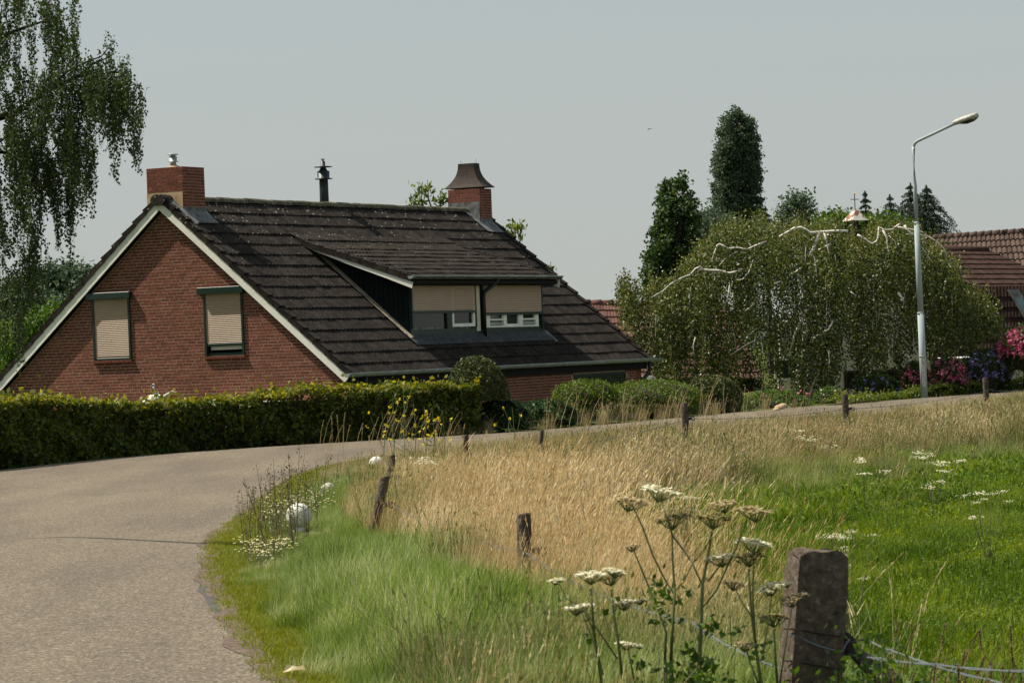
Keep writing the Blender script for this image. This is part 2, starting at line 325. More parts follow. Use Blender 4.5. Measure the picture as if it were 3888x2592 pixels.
def groundmat():
    m, t, b = nodes('ground_soil_and_turf'); N = t.nodes.new; K = t.links.new; g = N('ShaderNodeNewGeometry')
    n1 = N('ShaderNodeTexNoise'); n1.inputs['Scale'].default_value = .8; n1.inputs['Detail'].default_value = 6; K(g.outputs['Position'], n1.inputs['Vector'])
    r = N('ShaderNodeValToRGB'); r.color_ramp.elements[0].position = .35; r.color_ramp.elements[0].color = (.035, .06, .012, 1); r.color_ramp.elements[1].position = .7; r.color_ramp.elements[1].color = (.10, .105, .035, 1)
    K(n1.outputs[0], r.inputs[0]); K(r.outputs[0], b.inputs['Base Color']); b.inputs['Roughness'].default_value = 1; b.inputs['Specular IOR Level'].default_value = .05
    n2 = N('ShaderNodeTexNoise'); n2.inputs['Scale'].default_value = 30; K(g.outputs['Position'], n2.inputs['Vector']); bu = N('ShaderNodeBump'); bu.inputs['Strength'].default_value = 1; bu.inputs['Distance'].default_value = .04; K(n2.outputs[0], bu.inputs['Height']); K(bu.outputs[0], b.inputs['Normal'])
    return m
me = fastmesh('ground', np.stack([GX, GY, GZ], -1).reshape(-1, 3), gq, np.zeros(len(gq)), groundmat()); me.shade_smooth()
link('ground', me, kind='structure')
def roadmat():
    m, t, b = nodes('chipseal_road'); N = t.nodes.new; K = t.links.new; g = N('ShaderNodeNewGeometry')
    vo = N('ShaderNodeTexVoronoi'); vo.inputs['Scale'].default_value = 62; K(g.outputs['Position'], vo.inputs['Vector'])
    r = N('ShaderNodeValToRGB'); r.color_ramp.elements[0].color = (.06, .048, .036, 1); r.color_ramp.elements[0].position = .0; r.color_ramp.elements[1].color = (.36, .31, .238, 1)
    e = r.color_ramp.elements.new(.35); e.color = (.120, .100, .074, 1); e = r.color_ramp.elements.new(.7); e.color = (.165, .137, .102, 1)
    K(vo.outputs['Color'], r.inputs[0])
    n2 = N('ShaderNodeTexNoise'); n2.inputs['Scale'].default_value = .55; n2.inputs['Detail'].default_value = 5
    mp = N('ShaderNodeMapping'); mp.inputs['Scale'].default_value = (1.8, .35, 1); mp.inputs['Rotation'].default_value = (0, 0, .1); K(g.outputs['Position'], mp.inputs[0]); K(mp.outputs[0], n2.inputs['Vector'])
    r2 = N('ShaderNodeValToRGB'); r2.color_ramp.elements[0].position = .35; r2.color_ramp.elements[0].color = (.79, .765, .785, 1); r2.color_ramp.elements[1].position = .65; r2.color_ramp.elements[1].color = (1.06, 1.04, 1.0, 1)
    K(n2.outputs[0], r2.inputs[0]); mm = N('ShaderNodeMix'); mm.data_type = 'RGBA'; mm.blend_type = 'MULTIPLY'; mm.inputs[0].default_value = 1
    K(r.outputs[0], mm.inputs[6]); K(r2.outputs[0], mm.inputs[7]); K(mm.outputs[2], b.inputs['Base Color'])
    b.inputs['Roughness'].default_value = .9; b.inputs['Specular IOR Level'].default_value = .2
    bu = N('ShaderNodeBump'); bu.inputs['Strength'].default_value = .5; bu.inputs['Distance'].default_value = .004; K(vo.outputs['Distance'], bu.inputs['Height']); K(bu.outputs[0], b.inputs['Normal'])
    return m
M['road'] = roadmat()
jit = lambda P, a: P + np.stack([a*np.sin(np.arange(len(P))*2.3)+a*np.sin(np.arange(len(P))*5.1), np.zeros(len(P))], -1)
rin = jit(resample(INNER, .45), .018)
poly = np.vstack([rin, OUT[::-1]])
P3 = np.column_stack([poly, np.full(len(poly), .022)])
mb = MB(); mb.add(P3, [tuple(t) for t in tessellate_polygon([[Vector(p) for p in P3]])], .5); road = mb.build('road', M['road'], kind='structure')
M['tar'] = mat('tar_repair', (.066, .064, .058), .8, .3, var=.22, scale=12, bump=.2, bscale=80)
M['edge'] = mat('crumbling_edge', (.13, .095, .078), .95, .1, var=.45, scale=22, bump=.6, bscale=70)
pz = [(325,460),(372,470),(378,520),(385,590),(400,650),(420,720),(462,800),(535,868),(560,895),(500,870),(420,830),(370,770),(330,690),(290,670),(325,600),(290,555),(330,500)]
V = [gnd(600+x/1.96, 1900+y/1.96, .026) for x, y in pz]; MB().add(V, [tuple(t) for t in tessellate_polygon([[Vector(p) for p in V]])]).build('tar_patch', M['tar'], kind='structure')
pz = [(545,128),(600,95),(650,78),(712,62),(720,85),(660,105),(590,136)]
V = [gnd(600+x/1.96, 1900+y/1.96, .026) for x, y in pz]; MB().add(V, [tuple(t) for t in tessellate_polygon([[Vector(p) for p in V]])]).build('tar_patch', M['tar'], kind='structure')
# crumbling dark gravel edge between the road and the turf
A = []; B = []
for i, p in enumerate(rin):
    if 8 < p[1] < 50:
        q = rin[min(i+1, len(rin)-1)]-rin[max(i-1, 0)]; nrm = np.array([q[1], -q[0]])/np.linalg.norm(q); w = .09+.05*math.sin(i*1.7)+.05*math.sin(i*.61+1)
        A.append((*(p-nrm*w), .0265)); B.append((*(p+nrm*.05), .0265))
V = A+B; n = len(A); MB().add(V, [(i, i+1, n+i+1, n+i) for i in range(n-1)]).build('road_edge', M['edge'], kind='structure')
# ================================================================ grass (instanced tufts: nobody could count it)
def tuft(name, n, rad, h, w, lean, mat_, curve=.35, seed=0., spread=.5, segs=3):
    V = []; Q = []; R = []; k = 0
    for i in range(n):
        a = random.uniform(0, 6.283); rr = rad*math.sqrt(random.random()); bx, by = rr*math.cos(a), rr*math.sin(a)
        hh = h*random.uniform(.55, 1.1); ang = random.uniform(0, 6.283); ln = random.uniform(0, spread)
        dx, dy = lean+ln*math.cos(ang), ln*math.sin(ang); cx = random.uniform(.2, 1)*curve
        ww = w*random.uniform(.7, 1.3); fa = random.uniform(0, 6.283); ox, oy = math.cos(fa)*ww/2, math.sin(fa)*ww/2
        r = random.random(); pts = []
        for t in [j/segs for j in range(segs+1)]:
            f = t + cx*t*t; pts.append((bx+dx*hh*f*.8, by+dy*hh*f*.8, hh*(t-.28*cx*t*t*(abs(dx)+abs(dy)+.3))))
        if seed and random.random() < seed:           # stalk with a feathery head
            for j, (x, y, z) in enumerate(pts):
                s = (.45, .4, .35, .25, .2)[min(j, 4)]; V += [(x-ox*s, y-oy*s, z), (x+ox*s, y+oy*s, z)]
            for j in range(segs): Q.append((k+2*j, k+2*j+1, k+2*j+3, k+2*j+2)); R.append(r)
            k += 2*(segs+1); x, y, z = pts[-1]; px, py, pz_ = pts[-2]; d = np.array([x-px, y-py, z-pz_]); d /= np.linalg.norm(d)
            hl = h*random.uniform(.10, .2)
            for q in range(3):
                o = q*hl*.3; f = random.uniform(0, 6.283); s = w*random.uniform(.6, 1.25)*(1-.2*q); c = np.array([x, y, z])+d*o
                sx_, sy_ = math.cos(f)*s, math.sin(f)*s; e = c+d*hl*.5
                V += [tuple(c), (c[0]+sx_+d[0]*hl*.25, c[1]+sy_+d[1]*hl*.25, c[2]+hl*.22), tuple(e), (c[0]-sx_+d[0]*hl*.2, c[1]-sy_+d[1]*hl*.2, c[2]+hl*.2)]
                Q.append((k, k+1, k+2, k+3)); R.append(min(1, r*.6+.35)); k += 4
        else:
            for j, (x, y, z) in enumerate(pts):
                s = (1, .9, .6, .08, .05)[min(j, 4)] if segs > 2 else (1, .8, .08)[j]; V += [(x-ox*s, y-oy*s, z), (x+ox*s, y+oy*s, z)]
            for j in range(segs): Q.append((k+2*j, k+2*j+1, k+2*j+3, k+2*j+2)); R.append(r)
            k += 2*(segs+1)
    me = fastmesh(name, np.array(V), np.array(Q), R, mat_)
    return bpy.data.objects.new(name, me)             # kept out of the scene: only instanced
def scatter(name, P, rz, scl, tufts, label=None, cat=None, tilt=None, kind='stuff'):
    n = len(P); me = bpy.data.meshes.new(name); me.vertices.add(n); me.vertices.foreach_set('co', np.asarray(P, np.float32).ravel())
    rot = np.zeros((n, 3), np.float32); rot[:, 2] = rz
    if tilt is not None: rot[:, :2] = tilt
    for nm, ty, arr, key in (('rot', 'FLOAT_VECTOR', rot.ravel(), 'vector'), ('scl', 'FLOAT', np.asarray(scl, np.float32), 'value'), ('idx', 'INT', rng.integers(0, len(tufts), n).astype(np.int32), 'value')):
        a = me.attributes.new(nm, ty, 'POINT'); a.data.foreach_set(key, arr)
    o = link(name, me, kind=kind, label=label, cat=cat)
    g = bpy.data.node_groups.new(name, 'GeometryNodeTree'); g.interface.new_socket('Geometry', in_out='INPUT', socket_type='NodeSocketGeometry'); g.interface.new_socket('Geometry', in_out='OUTPUT', socket_type='NodeSocketGeometry')
    N = g.nodes.new; K = g.links.new; i = N('NodeGroupInput'); ou = N('NodeGroupOutput'); ip = N('GeometryNodeInstanceOnPoints'); jn = N('GeometryNodeJoinGeometry')
    for tf in tufts:
        oi = N('GeometryNodeObjectInfo'); oi.inputs['Object'].default_value = tf; oi.inputs['As Instance'].default_value = True; K(oi.outputs['Geometry'], jn.inputs[0])
    def na(nm, ty): q = N('GeometryNodeInputNamedAttribute'); q.data_type = ty; q.inputs['Name'].default_value = nm; return q.outputs['Attribute']
    K(i.outputs[0], ip.inputs['Points']); K(jn.outputs[0], ip.inputs['Instance']); ip.inputs['Pick Instance'].default_value = True
    K(na('idx', 'INT'), ip.inputs['Instance Index']); er = N('FunctionNodeEulerToRotation'); K(na('rot', 'FLOAT_VECTOR'), er.inputs[0]); K(er.outputs[0], ip.inputs['Rotation'])
    cx = N('ShaderNodeCombineXYZ'); s_ = na('scl', 'FLOAT'); [K(s_, cx.inputs[j]) for j in range(3)]; K(cx.outputs[0], ip.inputs['Scale']); K(ip.outputs[0], ou.inputs[0])
    md = o.modifiers.new('scatter', 'NODES'); md.node_group = g; return o
def vnoise(X, Y, s, seed=0):
    r = np.random.default_rng(seed); v = np.zeros_like(X)
    for k in range(7):
        a = r.uniform(0, 6.283); f = s*r.uniform(.5, 2.2); v += np.sin((X*math.cos(a)+Y*math.sin(a))*f+r.uniform(0, 6.283))
    return .5+.5*v/3.2
def pts_in(n, x0, x1, y0, y1, pad=1000):
    """n random ground points in the box (uniform per picture-ish area), kept if near the view"""
    X = rng.uniform(x0, x1, n); Y = rng.uniform(y0, y1, n); di = sdist(INN, X, Y)
    Z = height(X, Y); q = proj(np.stack([X, Y, Z+.3], -1)); k = (q[:, 0] > -pad) & (q[:, 0] < 3888+pad) & (Y > 6)
    return X[k], Y[k], Z[k], di[k]
T_dry = [tuft('dry_tuft', 52, .14, .62, .0044, .24, M['drygrass'], .7, .36) for _ in range(5)]
T_dryfar = [tuft('dry_tuft_far', 46, .20, .60, .010, .2, M['dryfar'], .45, .5) for _ in range(4)]
T_wisp = [tuft('wispy_tuft', 12, .16, .85, .0045, .30, M['drygrass'], .7, .9, .45, 4) for _ in range(4)]
T_mixfar = [tuft('mixed_tuft_far', 50, .24, .50, .011, .12, M['mixgrass'], .6, .3) for _ in range(4)]
T_mix = [tuft('mixed_tuft', 46, .16, .40, .0065, .15, M['mixgrass'], .5, .25) for _ in range(4)]
T_green = [tuft('green_tuft', 54, .14, .36, .0052, .20, M['vergegrass'], 1.0, 0, .75) for _ in range(5)]
def leafy(name, n, rad, h, size, mat_):
    P = np.column_stack([rng.normal(size=(n, 2))*rad*.5, np.abs(rng.normal(size=n))*h*.5+.02]); V = leaf_arrays(P, size, .45)
    return bpy.data.objects.new(name, fastmesh(name, V, np.arange(4*n).reshape(-1, 4), rng.uniform(0, 1, n), mat_))
T_mead = [tuft('meadow_tuft', 60, .20, .15, .008, .05, M['meadow'], .6, 0, .9) for _ in range(3)]+[leafy('clover_tuft', 130, .22, .13, .019, M['meadow']) for _ in range(1)]
T_meadfar = [tuft('meadow_tuft_far', 50, .26, .16, .016, .05, M['meadow'], .6, 0, .9) for _ in range(2)]+[leafy('clover_tuft_far', 110, .26, .14, .028, M['meadow']) for _ in range(1)]
T_mown = [tuft('mown_tuft', 60, .12, .045, .005, .02, M['mown'], .4, 0, .9, 2) for _ in range(3)]
def emit(name, sel, tufts, s0, s1, rzs=.5, lab=None, h0=None):
    X, Y, Z, di, hs = sel; n = len(X)
    if h0: hs = np.minimum(hs, (np.interp(Y, [24, 28, 32, 36, 39, 44, 50, 70], [.78, .56, .44, .32, .22, .19, .25, .22])-Z)/h0)   # lower growth on the thin soil of the bend
    rz = rng.uniform(-rzs, rzs, n)+((vnoise(X, Y, .9, 77)-.5)*2.4 if rzs < 1 else 0)      # wind and trampling turn whole patches
    return scatter(name, np.stack([X, Y, Z-.01], -1), rz, rng.uniform(s0, s1, n)*hs, tufts, lab, None if lab is None else 'grass')
# widths of the dry band along the fence
BND = resample(np.array([(1.0,2),(1.35,12),(1.05,20),(.55,27),(.55,33),(1.1,38),(2.9,41.6),(5.0,44.5),(7.0,49.5),(9.2,56.),(12.2,64),(18,79),(30,110)], float), 1.5)
def dryband(X, Y, di):      # inner and outer limit of the unmown strip, measured like di
    return 1.75-.25*sst(15, 22, Y)-.45*sst(23, 33, Y)-.75*sst(34, 44, Y), di-sdist(BND, X, Y)
def nearball(X, Y):
    f = np.ones(len(X))
    for bx, by in ((-2.02, 28.6), (-1.85, 41.5)): f = np.minimum(f, np.where((np.abs(X-bx*Y/by) < .27) & (Y < by+.1) & (Y > by-(2.2 if by < 30 else 5)), .32 if by < 30 else .8, 1.))
    return f
# short turf along the road edge
X, Y, Z, di = pts_in(60000, -4, 3, 9, 48); k = (di > .0) & (di < .50+.10*np.sin(Y*1.3)-.2*sst(33, 40, Y)); k &= rng.uniform(0, 1, len(X)) < .95
emit('mown_grass', (X[k], Y[k], Z[k]+.015, di[k], np.ones(k.sum())), T_mown, .7, 1.25, 3.1, 'short olive turf along the inside edge of the road')
# lush verge grass
X, Y, Z, di = pts_in(26000, -4, 5, 8, 42); a, b = dryband(X, Y, di); nz = vnoise(X, Y, 1.4, 3)
k = (di > .24+.09*np.sin(Y*1.9)+.05*np.sin(Y*5.1)) & (di < a+.55*(nz-.4)+.2)
emit('verge_grass', (X[k], Y[k], Z[k], di[k], (.70+.45*nz[k])*(1-.42*sst(19, 28, Y[k]))*(.45+.55*sst(.3, .9, di[k]))*nearball(X[k], Y[k])), T_green, .75, 1.15, .8, 'lush long green grass on the verge between the road and the fence')
nq = vnoise(X, Y, 1.9, 21); k2 = (di > .45) & (di < a+.9) & (Y < 20.5) & (rng.uniform(0, 1, len(X)) < .22*(1-sst(15., 18.5, Y))*(nq > .5))
emit('half_dry_grass', (X[k2], Y[k2], Z[k2], di[k2], .9+.3*nz[k2]), T_mix, .8, 1.2, .6, 'half dry grass mixed into the near end of the verge')
# tall dry grass, near and far
X, Y, Z, di = pts_in(30000, -4, 8, 9.5, 40); a, b = dryband(X, Y, di); nz = vnoise(X, Y, 1.1, 5)
k = (di > a+.35*(nz-.5)) & (di < b+.9*(nz-.5)) & (rng.uniform(0, 1, len(X)) < .42) & (Y > 13.2)
emit('tall_dry_grass', (X[k], Y[k], Z[k], di[k], nearball(X[k], Y[k])*(.46+.95*nz[k])*(.70+.30*sst(a[k], a[k]+.9, di[k]))*(1-.25*sst(b[k]-1.2, b[k], di[k]))), T_dry, .75, 1.15, .5, 'tall straw coloured grass along the near stretch of the wire fence', .62)
X, Y, Z, di = pts_in(48000, -4, 25, 38, 95); a, b = dryband(X, Y, di); nz = vnoise(X, Y, .9, 6)
k = (di > .15+.25*nz) & (di < b+1.6*(nz-.5)); k &= rng.uniform(0, 1, len(X)) < .75-.35*(vnoise(X, Y, 1.6, 9) > .55)
emit('tall_dry_grass', (X[k], Y[k], Z[k], di[k], (.24+.82*nz[k])*(.45+.75*sst(.4, 3.2, di[k]))), T_dryfar, .7, 1.12, .5, 'tall straw coloured grass along the far bend of the road', .60)
k = (di > 1.2) & (di < b+2) & (vnoise(X, Y, 1.6, 9)+.12*sst(2, 5, di) > .50) & (rng.uniform(0, 1, len(X)) < .75)
emit('rough_green_grass', (X[k], Y[k], Z[k], di[k], np.ones(k.sum())*.8), [T_green[0], T_green[1], T_mix[0]], .8, 1.3, .8, 'green undergrowth between the dry grass on the far bank', .45)
k = (di > .8) & (di < b+2.2*(nz-.35)) & (vnoise(X, Y, 1.2, 14)+.25*sst(1, 5, di) > .52) & (rng.uniform(0, 1, len(X)) < .8)
emit('rough_mixed_grass', (X[k], Y[k], Z[k], di[k], .6+.6*nz[k]), T_mixfar, .7, 1.2, .8, 'olive half dry rough grass on the far bank below the road', .50)
X, Y, Z, di = pts_in(14000, -4, 14, 14, 66); a, b = dryband(X, Y, di); nz = vnoise(X, Y, 1.1, 5); k = (di > a+.2) & (di < b+.8) & (rng.uniform(0, 1, len(X)) < .55*nz)
emit('wispy_grass', (X[k], Y[k], Z[k], di[k], (.65+.5*nz[k])*nearball(X[k], Y[k])*(1-.25*sst(34, 44, Y[k]))), T_wisp, .75, 1.15, .6, 'long wispy pale straw rising over the dry grass', .72)
X, Y, Z, di = pts_in(9000, -4, 9, 13, 40); a, b = dryband(X, Y, di); nz = vnoise(X, Y, 1.7, 33); k = (di > a) & (di < b) & (nz > .58)
emit('green_undergrowth', (X[k], Y[k], Z[k], di[k], .7+.5*nz[k]), T_mix+T_green[:2], .75, 1.2, .7, 'green blades showing through the dry grass by the fence', .38)
# meadow
X, Y, Z, di = pts_in(45000, -1, 11, 11, 34); a, b = dryband(X, Y, di); nz = vnoise(X, Y, 2.2, 8); k = di > b-.9
emit('meadow_grass', (X[k], Y[k], Z[k], di[k], .65+.9*nz[k]), T_mead, .75, 1.25, 3.1, 'short bright green pasture in the near field')
X, Y, Z, di = pts_in(36000, -1, 20, 32, 72); a, b = dryband(X, Y, di); nz = vnoise(X, Y, 1.8, 8); k = di > b-1.1
emit('meadow_grass', (X[k], Y[k], Z[k], di[k], .65+.9*nz[k]), T_meadfar, .75, 1.25, 3.1, 'short bright green pasture in the far part of the field')
k = (di > b) & (rng.uniform(0, 1, len(X)) < .035)
emit('meadow_tall_grass', (X[k], Y[k], Z[k], di[k], np.ones(k.sum())), [T_green[0], T_green[3], T_mix[1], T_wisp[0]], .45, .95, .8, 'odd taller grass tufts standing in the pasture')
# dry grass fringe on the hedge side of the road
X = rng.uniform(-3.5, 9, 9000); Y = rng.uniform(54, 76, 9000); do = -sdist(OUT, X, Y); k = (do > .02) & (do < .55) & (X > -1.9+1.2*rng.uniform(-1, 1, 9000)) & ((X < 4.7) | (rng.uniform(0, 1, 9000) < .25)) & (rng.uniform(0, 1, 9000) < .30)
emit('dry_fringe_grass', (X[k], Y[k], height(X[k], Y[k]), do[k], .38+.35*vnoise(X[k], Y[k], 2., 4)), T_dryfar, .7, 1.25, .5, 'dry grass fringe on the far side of the road before the bushes')
# ================================================================ brick house with the long tiled roof
TH = .4877; UC = -4.2; RZ = 3.80; TP = .855; PA = math.atan(TP)
O = at(1320, 1440, 62.); GZ0 = -1.62; ZO = O[2]-GZ0
house = empty('brick_house', (O[0], O[1], GZ0), -TH, 'red brick house with long dark tiled roof and shed dormer behind the hedge', 'house')
def h3(u, v, z): return (u, v, z+ZO)
def rz_(u): return RZ - TP*abs(u-UC)                       # tile plane height
class HB(MB):                                              # house-frame builder (u, v, z above datum)
    def add(s, V, Fc, r=None): V = np.array(V, float).reshape(-1, 3); V[:, 2] += ZO; return MB.add(s, V, Fc, r)
def clearglass():
    m, t, b = nodes('clear_glass'); N = t.nodes.new; K = t.links.new; tr = N('ShaderNodeBsdfTransparent'); tr.inputs[0].default_value = (.75, .82, .78, 1); gl = N('ShaderNodeBsdfGlossy'); gl.inputs['Roughness'].default_value = .03
    fr = N('ShaderNodeFresnel'); fr.inputs[0].default_value = 1.5; ms = N('ShaderNodeMixShader'); K(fr.outputs[0], ms.inputs[0]); K(tr.outputs[0], ms.inputs[1]); K(gl.outputs[0], ms.inputs[2]); K(ms.outputs[0], t.nodes['Material Output'].inputs['Surface']); return m
M['glass_clear'] = clearglass()
# ---- walls
OL, OR_ = -8.4, 0.; EV = -.15
wins = [(-6.02, -5.09, .56, 1.80), (-3.29, -2.36, .56, 1.80)]
def rt_u(z): return (UC - (3.52-z)/TP, UC + (3.52-z)/TP)    # rake line of the wall at height z
outer = [(OL, -2.6), (OR_, -2.6), (OR_, 3.52-TP*4.2), (UC, 3.52), (OL, 3.52-TP*4.2)]
hol = [[(a, c), (a, d), (b, d), (b, c)] for a, b, c, d in wins]
def wallmesh(outer, hol, y0=-.0005, y1=.25):
    loops = [[Vector((u, 0, z)) for u, z in outer]]+[[Vector((u, 0, z)) for u, z in h] for h in hol]
    tr = tessellate_polygon(loops); fl = [p for l in loops for p in l]; n = len(fl)
    b = HB(); V = [(p.x, y0, p.z) for p in fl]+[(p.x, y1, p.z) for p in fl]; Fc = [tuple(t) for t in tr]+[tuple(i+n for i in t) for t in tr]; k = 0
    for l in loops:
        m = len(l)
        for i in range(m): j = (i+1) % m; Fc.append((k+i, k+j, k+j+n, k+i+n))
        k += m
    return b.add(V, Fc, .5)
gw = wallmesh(outer, hol).build('gable_wall', M['mortar'], house)
b = HB(); b.box((-.25, .26, -2.6), (-.001, 13.3, .1)); b.box((-8.394, .26, -2.6), (-8.15, 13.3, .1)); sw = b.build('side_wall', M['mortar'], house)
wallmesh([(OL, -2.6), (OR_, -2.6), (OR_, -.09), (UC, 3.5), (OL, -.09)], [], 13.05, 13.29).build('rear_gable_wall', M['brick'], house)
HB().box((-8.1, 1.3, -.1), (-.3, 13.0, 0)).build('floor_slab', M['soffit'], house)
# ---- bricks: every visible one, the 300 that show largest are objects of their own
BL, BH, C = .207, .0495, .0625
brick_list = []   # (parent, origin, axis 'u'/'v', length, clipped polygon or None)
def clip_poly(P, n, c):
    out = []
    for i in range(len(P)):
        a, b_ = P[i], P[(i+1) % len(P)]; da = a[0]*n[0]+a[1]*n[1]-c; db = b_[0]*n[0]+b_[1]*n[1]-c
        if da <= 0: out.append(a)
        if da*db < 0: t = da/(da-db); out.append((a[0]+t*(b_[0]-a[0]), a[1]+t*(b_[1]-a[1])))
    return out
stuff = {id(gw): HB(), id(sw): HB()}
full = []
i = 0; z = -1.05
while z < 3.5:
    off = (0, .11, .055, .165)[i % 4] + (.11 if (i//4) % 2 else 0); zl, zh = z, z+BH
    ul, ur = rt_u(z); ul = max(ul, OL); ur = min(ur, OR_); spans = [(OL, OR_)]
    for a, b_, c, d in wins:
        if zh > c-.03 and zl < d: spans = [s for (x0, x1) in spans for s in ((x0, min(x1, a)), (max(x0, b_), x1)) if s[1]-s[0] > .01]
    for x0, x1 in spans:
        x = OL - off
        while x < x1:
            a, b_ = max(x, x0), min(x+BL, x1)
            if b_-a > .02 and b_ > ul-.3 and a < ur+.3:
                P = [(a, zl), (b_, zl), (b_, zh), (a, zh)]
                # clip with the rakes
                Q = clip_poly(clip_poly(P, (TP, 1), 3.50+TP*UC), (-TP, 1), 3.50-TP*UC)
                if len(Q) >= 3:
                    if len(Q) == 4 and b_-a > BL-1e-6 and Q == P: full.append((gw, 'u', a, zl))
                    else:
                        dp = -.002+random.uniform(-.001, .0015); stuff[id(gw)].prism([(q[0], dp, q[1]) for q in Q], (0, .02, 0))
            x += .22
    z += C; i += 1
# side wall bricks (only the strip that shows above the hedge, in the shade of the eaves)
swin = [(1.25, 4.1, -1.2, -.155), (9.8, 12.45, -1.2, -.16)]
z = -.98; i = 0
while z < .0:
    x = .02-(0, .11, .055, .165)[i % 4]
    while x < 13.2:
        if x > 0 and not any(a < x+BL and x < b_ and z < d and z+BH > c for a, b_, c, d in swin): full.append((sw, 'v', x, z))
        x += .22
    z += C; i += 1
# ---- chimneys
def chimney(name, u0, u1, v0, v1, z0, z1, brick_z0_front):
    b = HB(); b.box((u0+.003, v0+.003, z0), (u1-.003, v1-.003, z1-.004)); ch = b.build(name, M['mortar'], house); stuff[id(ch)] = HB()
    n = int(round((z1-z0)/C)); 
    for k in range(n):
        z = z1 - (k+1)*C + .008
        for face in ('f', 'r', 'b', 'l'):
            Lx = (u1-u0) if face in 'fb' else (v1-v0); x = -(0 if k % 2 else .11)
            while x < Lx-.01:
                a, b_ = max(x, 0), min(x+BL, Lx)
                if b_-a > .03:
                    if face == 'f' and z < brick_z0_front-.01: pass
                    elif face == 'f' and b_-a > BL-1e-6: full.append((ch, 'u', u0+a, z, v0))
                    elif face == 'r' and b_-a > BL-1e-6: full.append((ch, 'v', v0+a, z, u1))
                    else:
                        s_ = stuff[id(ch)]; j_ = random.uniform(-.003, .002)
                        if face == 'f': s_.box((u0+a, v0+j_, z), (u0+b_, v0+.03, z+BH))
                        if face == 'r': s_.box((u1-.03, v0+a, z), (u1-j_, v0+b_, z+BH))
                        if face == 'b': s_.box((u0+a, v1-.03, z), (u0+b_, v1-j_, z+BH))
                        if face == 'l': s_.box((u0+j_, v0+a, z), (u0+.03, v0+b_, z+BH))
                x += .22
    return ch
ch1 = chimney('chimney', -4.68, -3.80, .17, .96, 2.6, 4.42, 3.90)
ch2 = chimney('chimney', -4.64, -3.78, 12.72, 13.30, 2.7, 4.30, 3.0)
ch1['label'] = 'wide chimney with bare stucco front below and a small steel flue'; ch2['label'] = 'narrow chimney under a flared metal hood with lead skirt'
def brick_mesh(ax):
    b = MB(); 
    if ax == 'u': b.box((0, 0, 0), (BL, .03, BH))
    else: b.box((-.03, 0, 0), (0, BL, BH))
    return b.mesh('brick', M['brick1'])
bm_ = {'u': brick_mesh('u'), 'v': brick_mesh('v')}
Rm = Matrix.Translation(house.location) @ Matrix.Rotation(-TH, 4, 'Z')
def wpos(u, v, z): return np.array(Rm @ Vector((u, v, z+ZO)))
def size_of(p0, p1): return np.linalg.norm(proj(wpos(*p1))-proj(wpos(*p0)))
cand = []
for t in full:
    if t[1] == 'u': v = t[4] if len(t) > 4 else 0.; p = (t[2], v-.002, t[3]); q = (t[2]+BL, v, t[3])
    else: u = t[4] if len(t) > 4 else 0.; p = (u+.002, t[2], t[3]); q = (u, t[2]+BL, t[3])
    vis = 1. if proj(wpos(*p))[1] < 1535 else .3
    cand.append((size_of(p, q)*vis, t, p))
cand.sort(key=lambda c: -c[0])
for i, (s_, t, p) in enumerate(cand):
    if i < 300:
        o = bpy.data.objects.new('brick', bm_[t[1]]); COL.objects.link(o); o.parent = t[0]
        j_ = random.uniform(-.001, .001); o.location = (p[0]+(0 if t[1] == 'u' else j_), p[1]+(j_ if t[1] == 'u' else 0), p[2]+ZO)
    else:
        j_ = random.uniform(-.001, .001)
        if t[1] == 'u': stuff[id(t[0])].box((p[0], p[1]+j_, p[2]), (p[0]+BL, p[1]+.03, p[2]+BH))
        else: stuff[id(t[0])].box((p[0]-.03, p[1], p[2]), (p[0]+j_, p[1]+BL, p[2]+BH))
for par in (gw, sw, ch1, ch2): stuff[id(par)].build('brickwork', M['brick'], par, kind='stuff')
# chimney details
HB().box((-4.684, .160, 2.62), (-3.815, .172, 3.90)).build('stucco_patch', M['stucco'], ch1)
HB().lathe([(.20, 4.41), (.15, 4.44), (.07, 4.475), (.065, 4.50)], (-4.24, .5, 0), 14).build('mortar_flaunching', M['mortar'], ch1)
fl = HB(); fl.lathe([(.06, 4.45), (.06, 4.535), (.112, 4.54), (.112, 4.552), (.078, 4.555), (.082, 4.65), (.055, 4.655), (.055, 4.675), (.112, 4.685), (.112, 4.70), (.02, 4.705)], (-4.24, .5, 0), 16); fl.build('steel_flue', M['zinc'], ch1, True)
# lead skirts
def skirt(par, u1, v0, v1, side=.0):
    b = HB(); zt = rz_(u1)+.03
    b.prism([(u1-.02, v0-.05, rz_(u1-.02)+.05), (u1-.02, v1+.05, rz_(u1-.02)+.05), (u1+.30, v1+.02, rz_(u1+.30)+.06), (u1+.30, v0-.07, rz_(u1+.30)+.06)], (0, 0, .012))
    b.prism([(u1+.004, v0-.004, rz_(u1)-.02), (u1+.004, v1+.004, rz_(u1)-.02), (u1+.004, v1+.004, rz_(u1)+.14), (u1+.004, v0-.004, rz_(u1)+.14)], (.006, 0, 0))
    return b.build('lead_flashing', M['lead'], par)
skirt(ch1, -3.80, .17, .96); skirt(ch2, -3.78, 12.72, 13.30)
b = HB()   # stepped lead on the gable-facing side of the right chimney
b.prism([(UC, 12.712, 3.70), (UC-.44, 12.712, 3.6), (UC-.44, 12.712, 3.98), (UC, 12.712, 3.98), (-3.79, 12.712, 3.98), (-3.79, 12.712, 3.34)], (0, -.008, 0))
b.prism([(UC+.1, 12.5, rz_(UC+.1)+.055), (UC+.1, 12.72, rz_(UC+.1)+.055), (-3.5, 12.72, rz_(-3.5)+.055), (-3.5, 12.55, rz_(-3.5)+.055)], (0, 0, .01)); b.build('lead_flashing', M['lead'], ch2)
b = HB()   # slip of pale mortar and lead between the verge and the left chimney
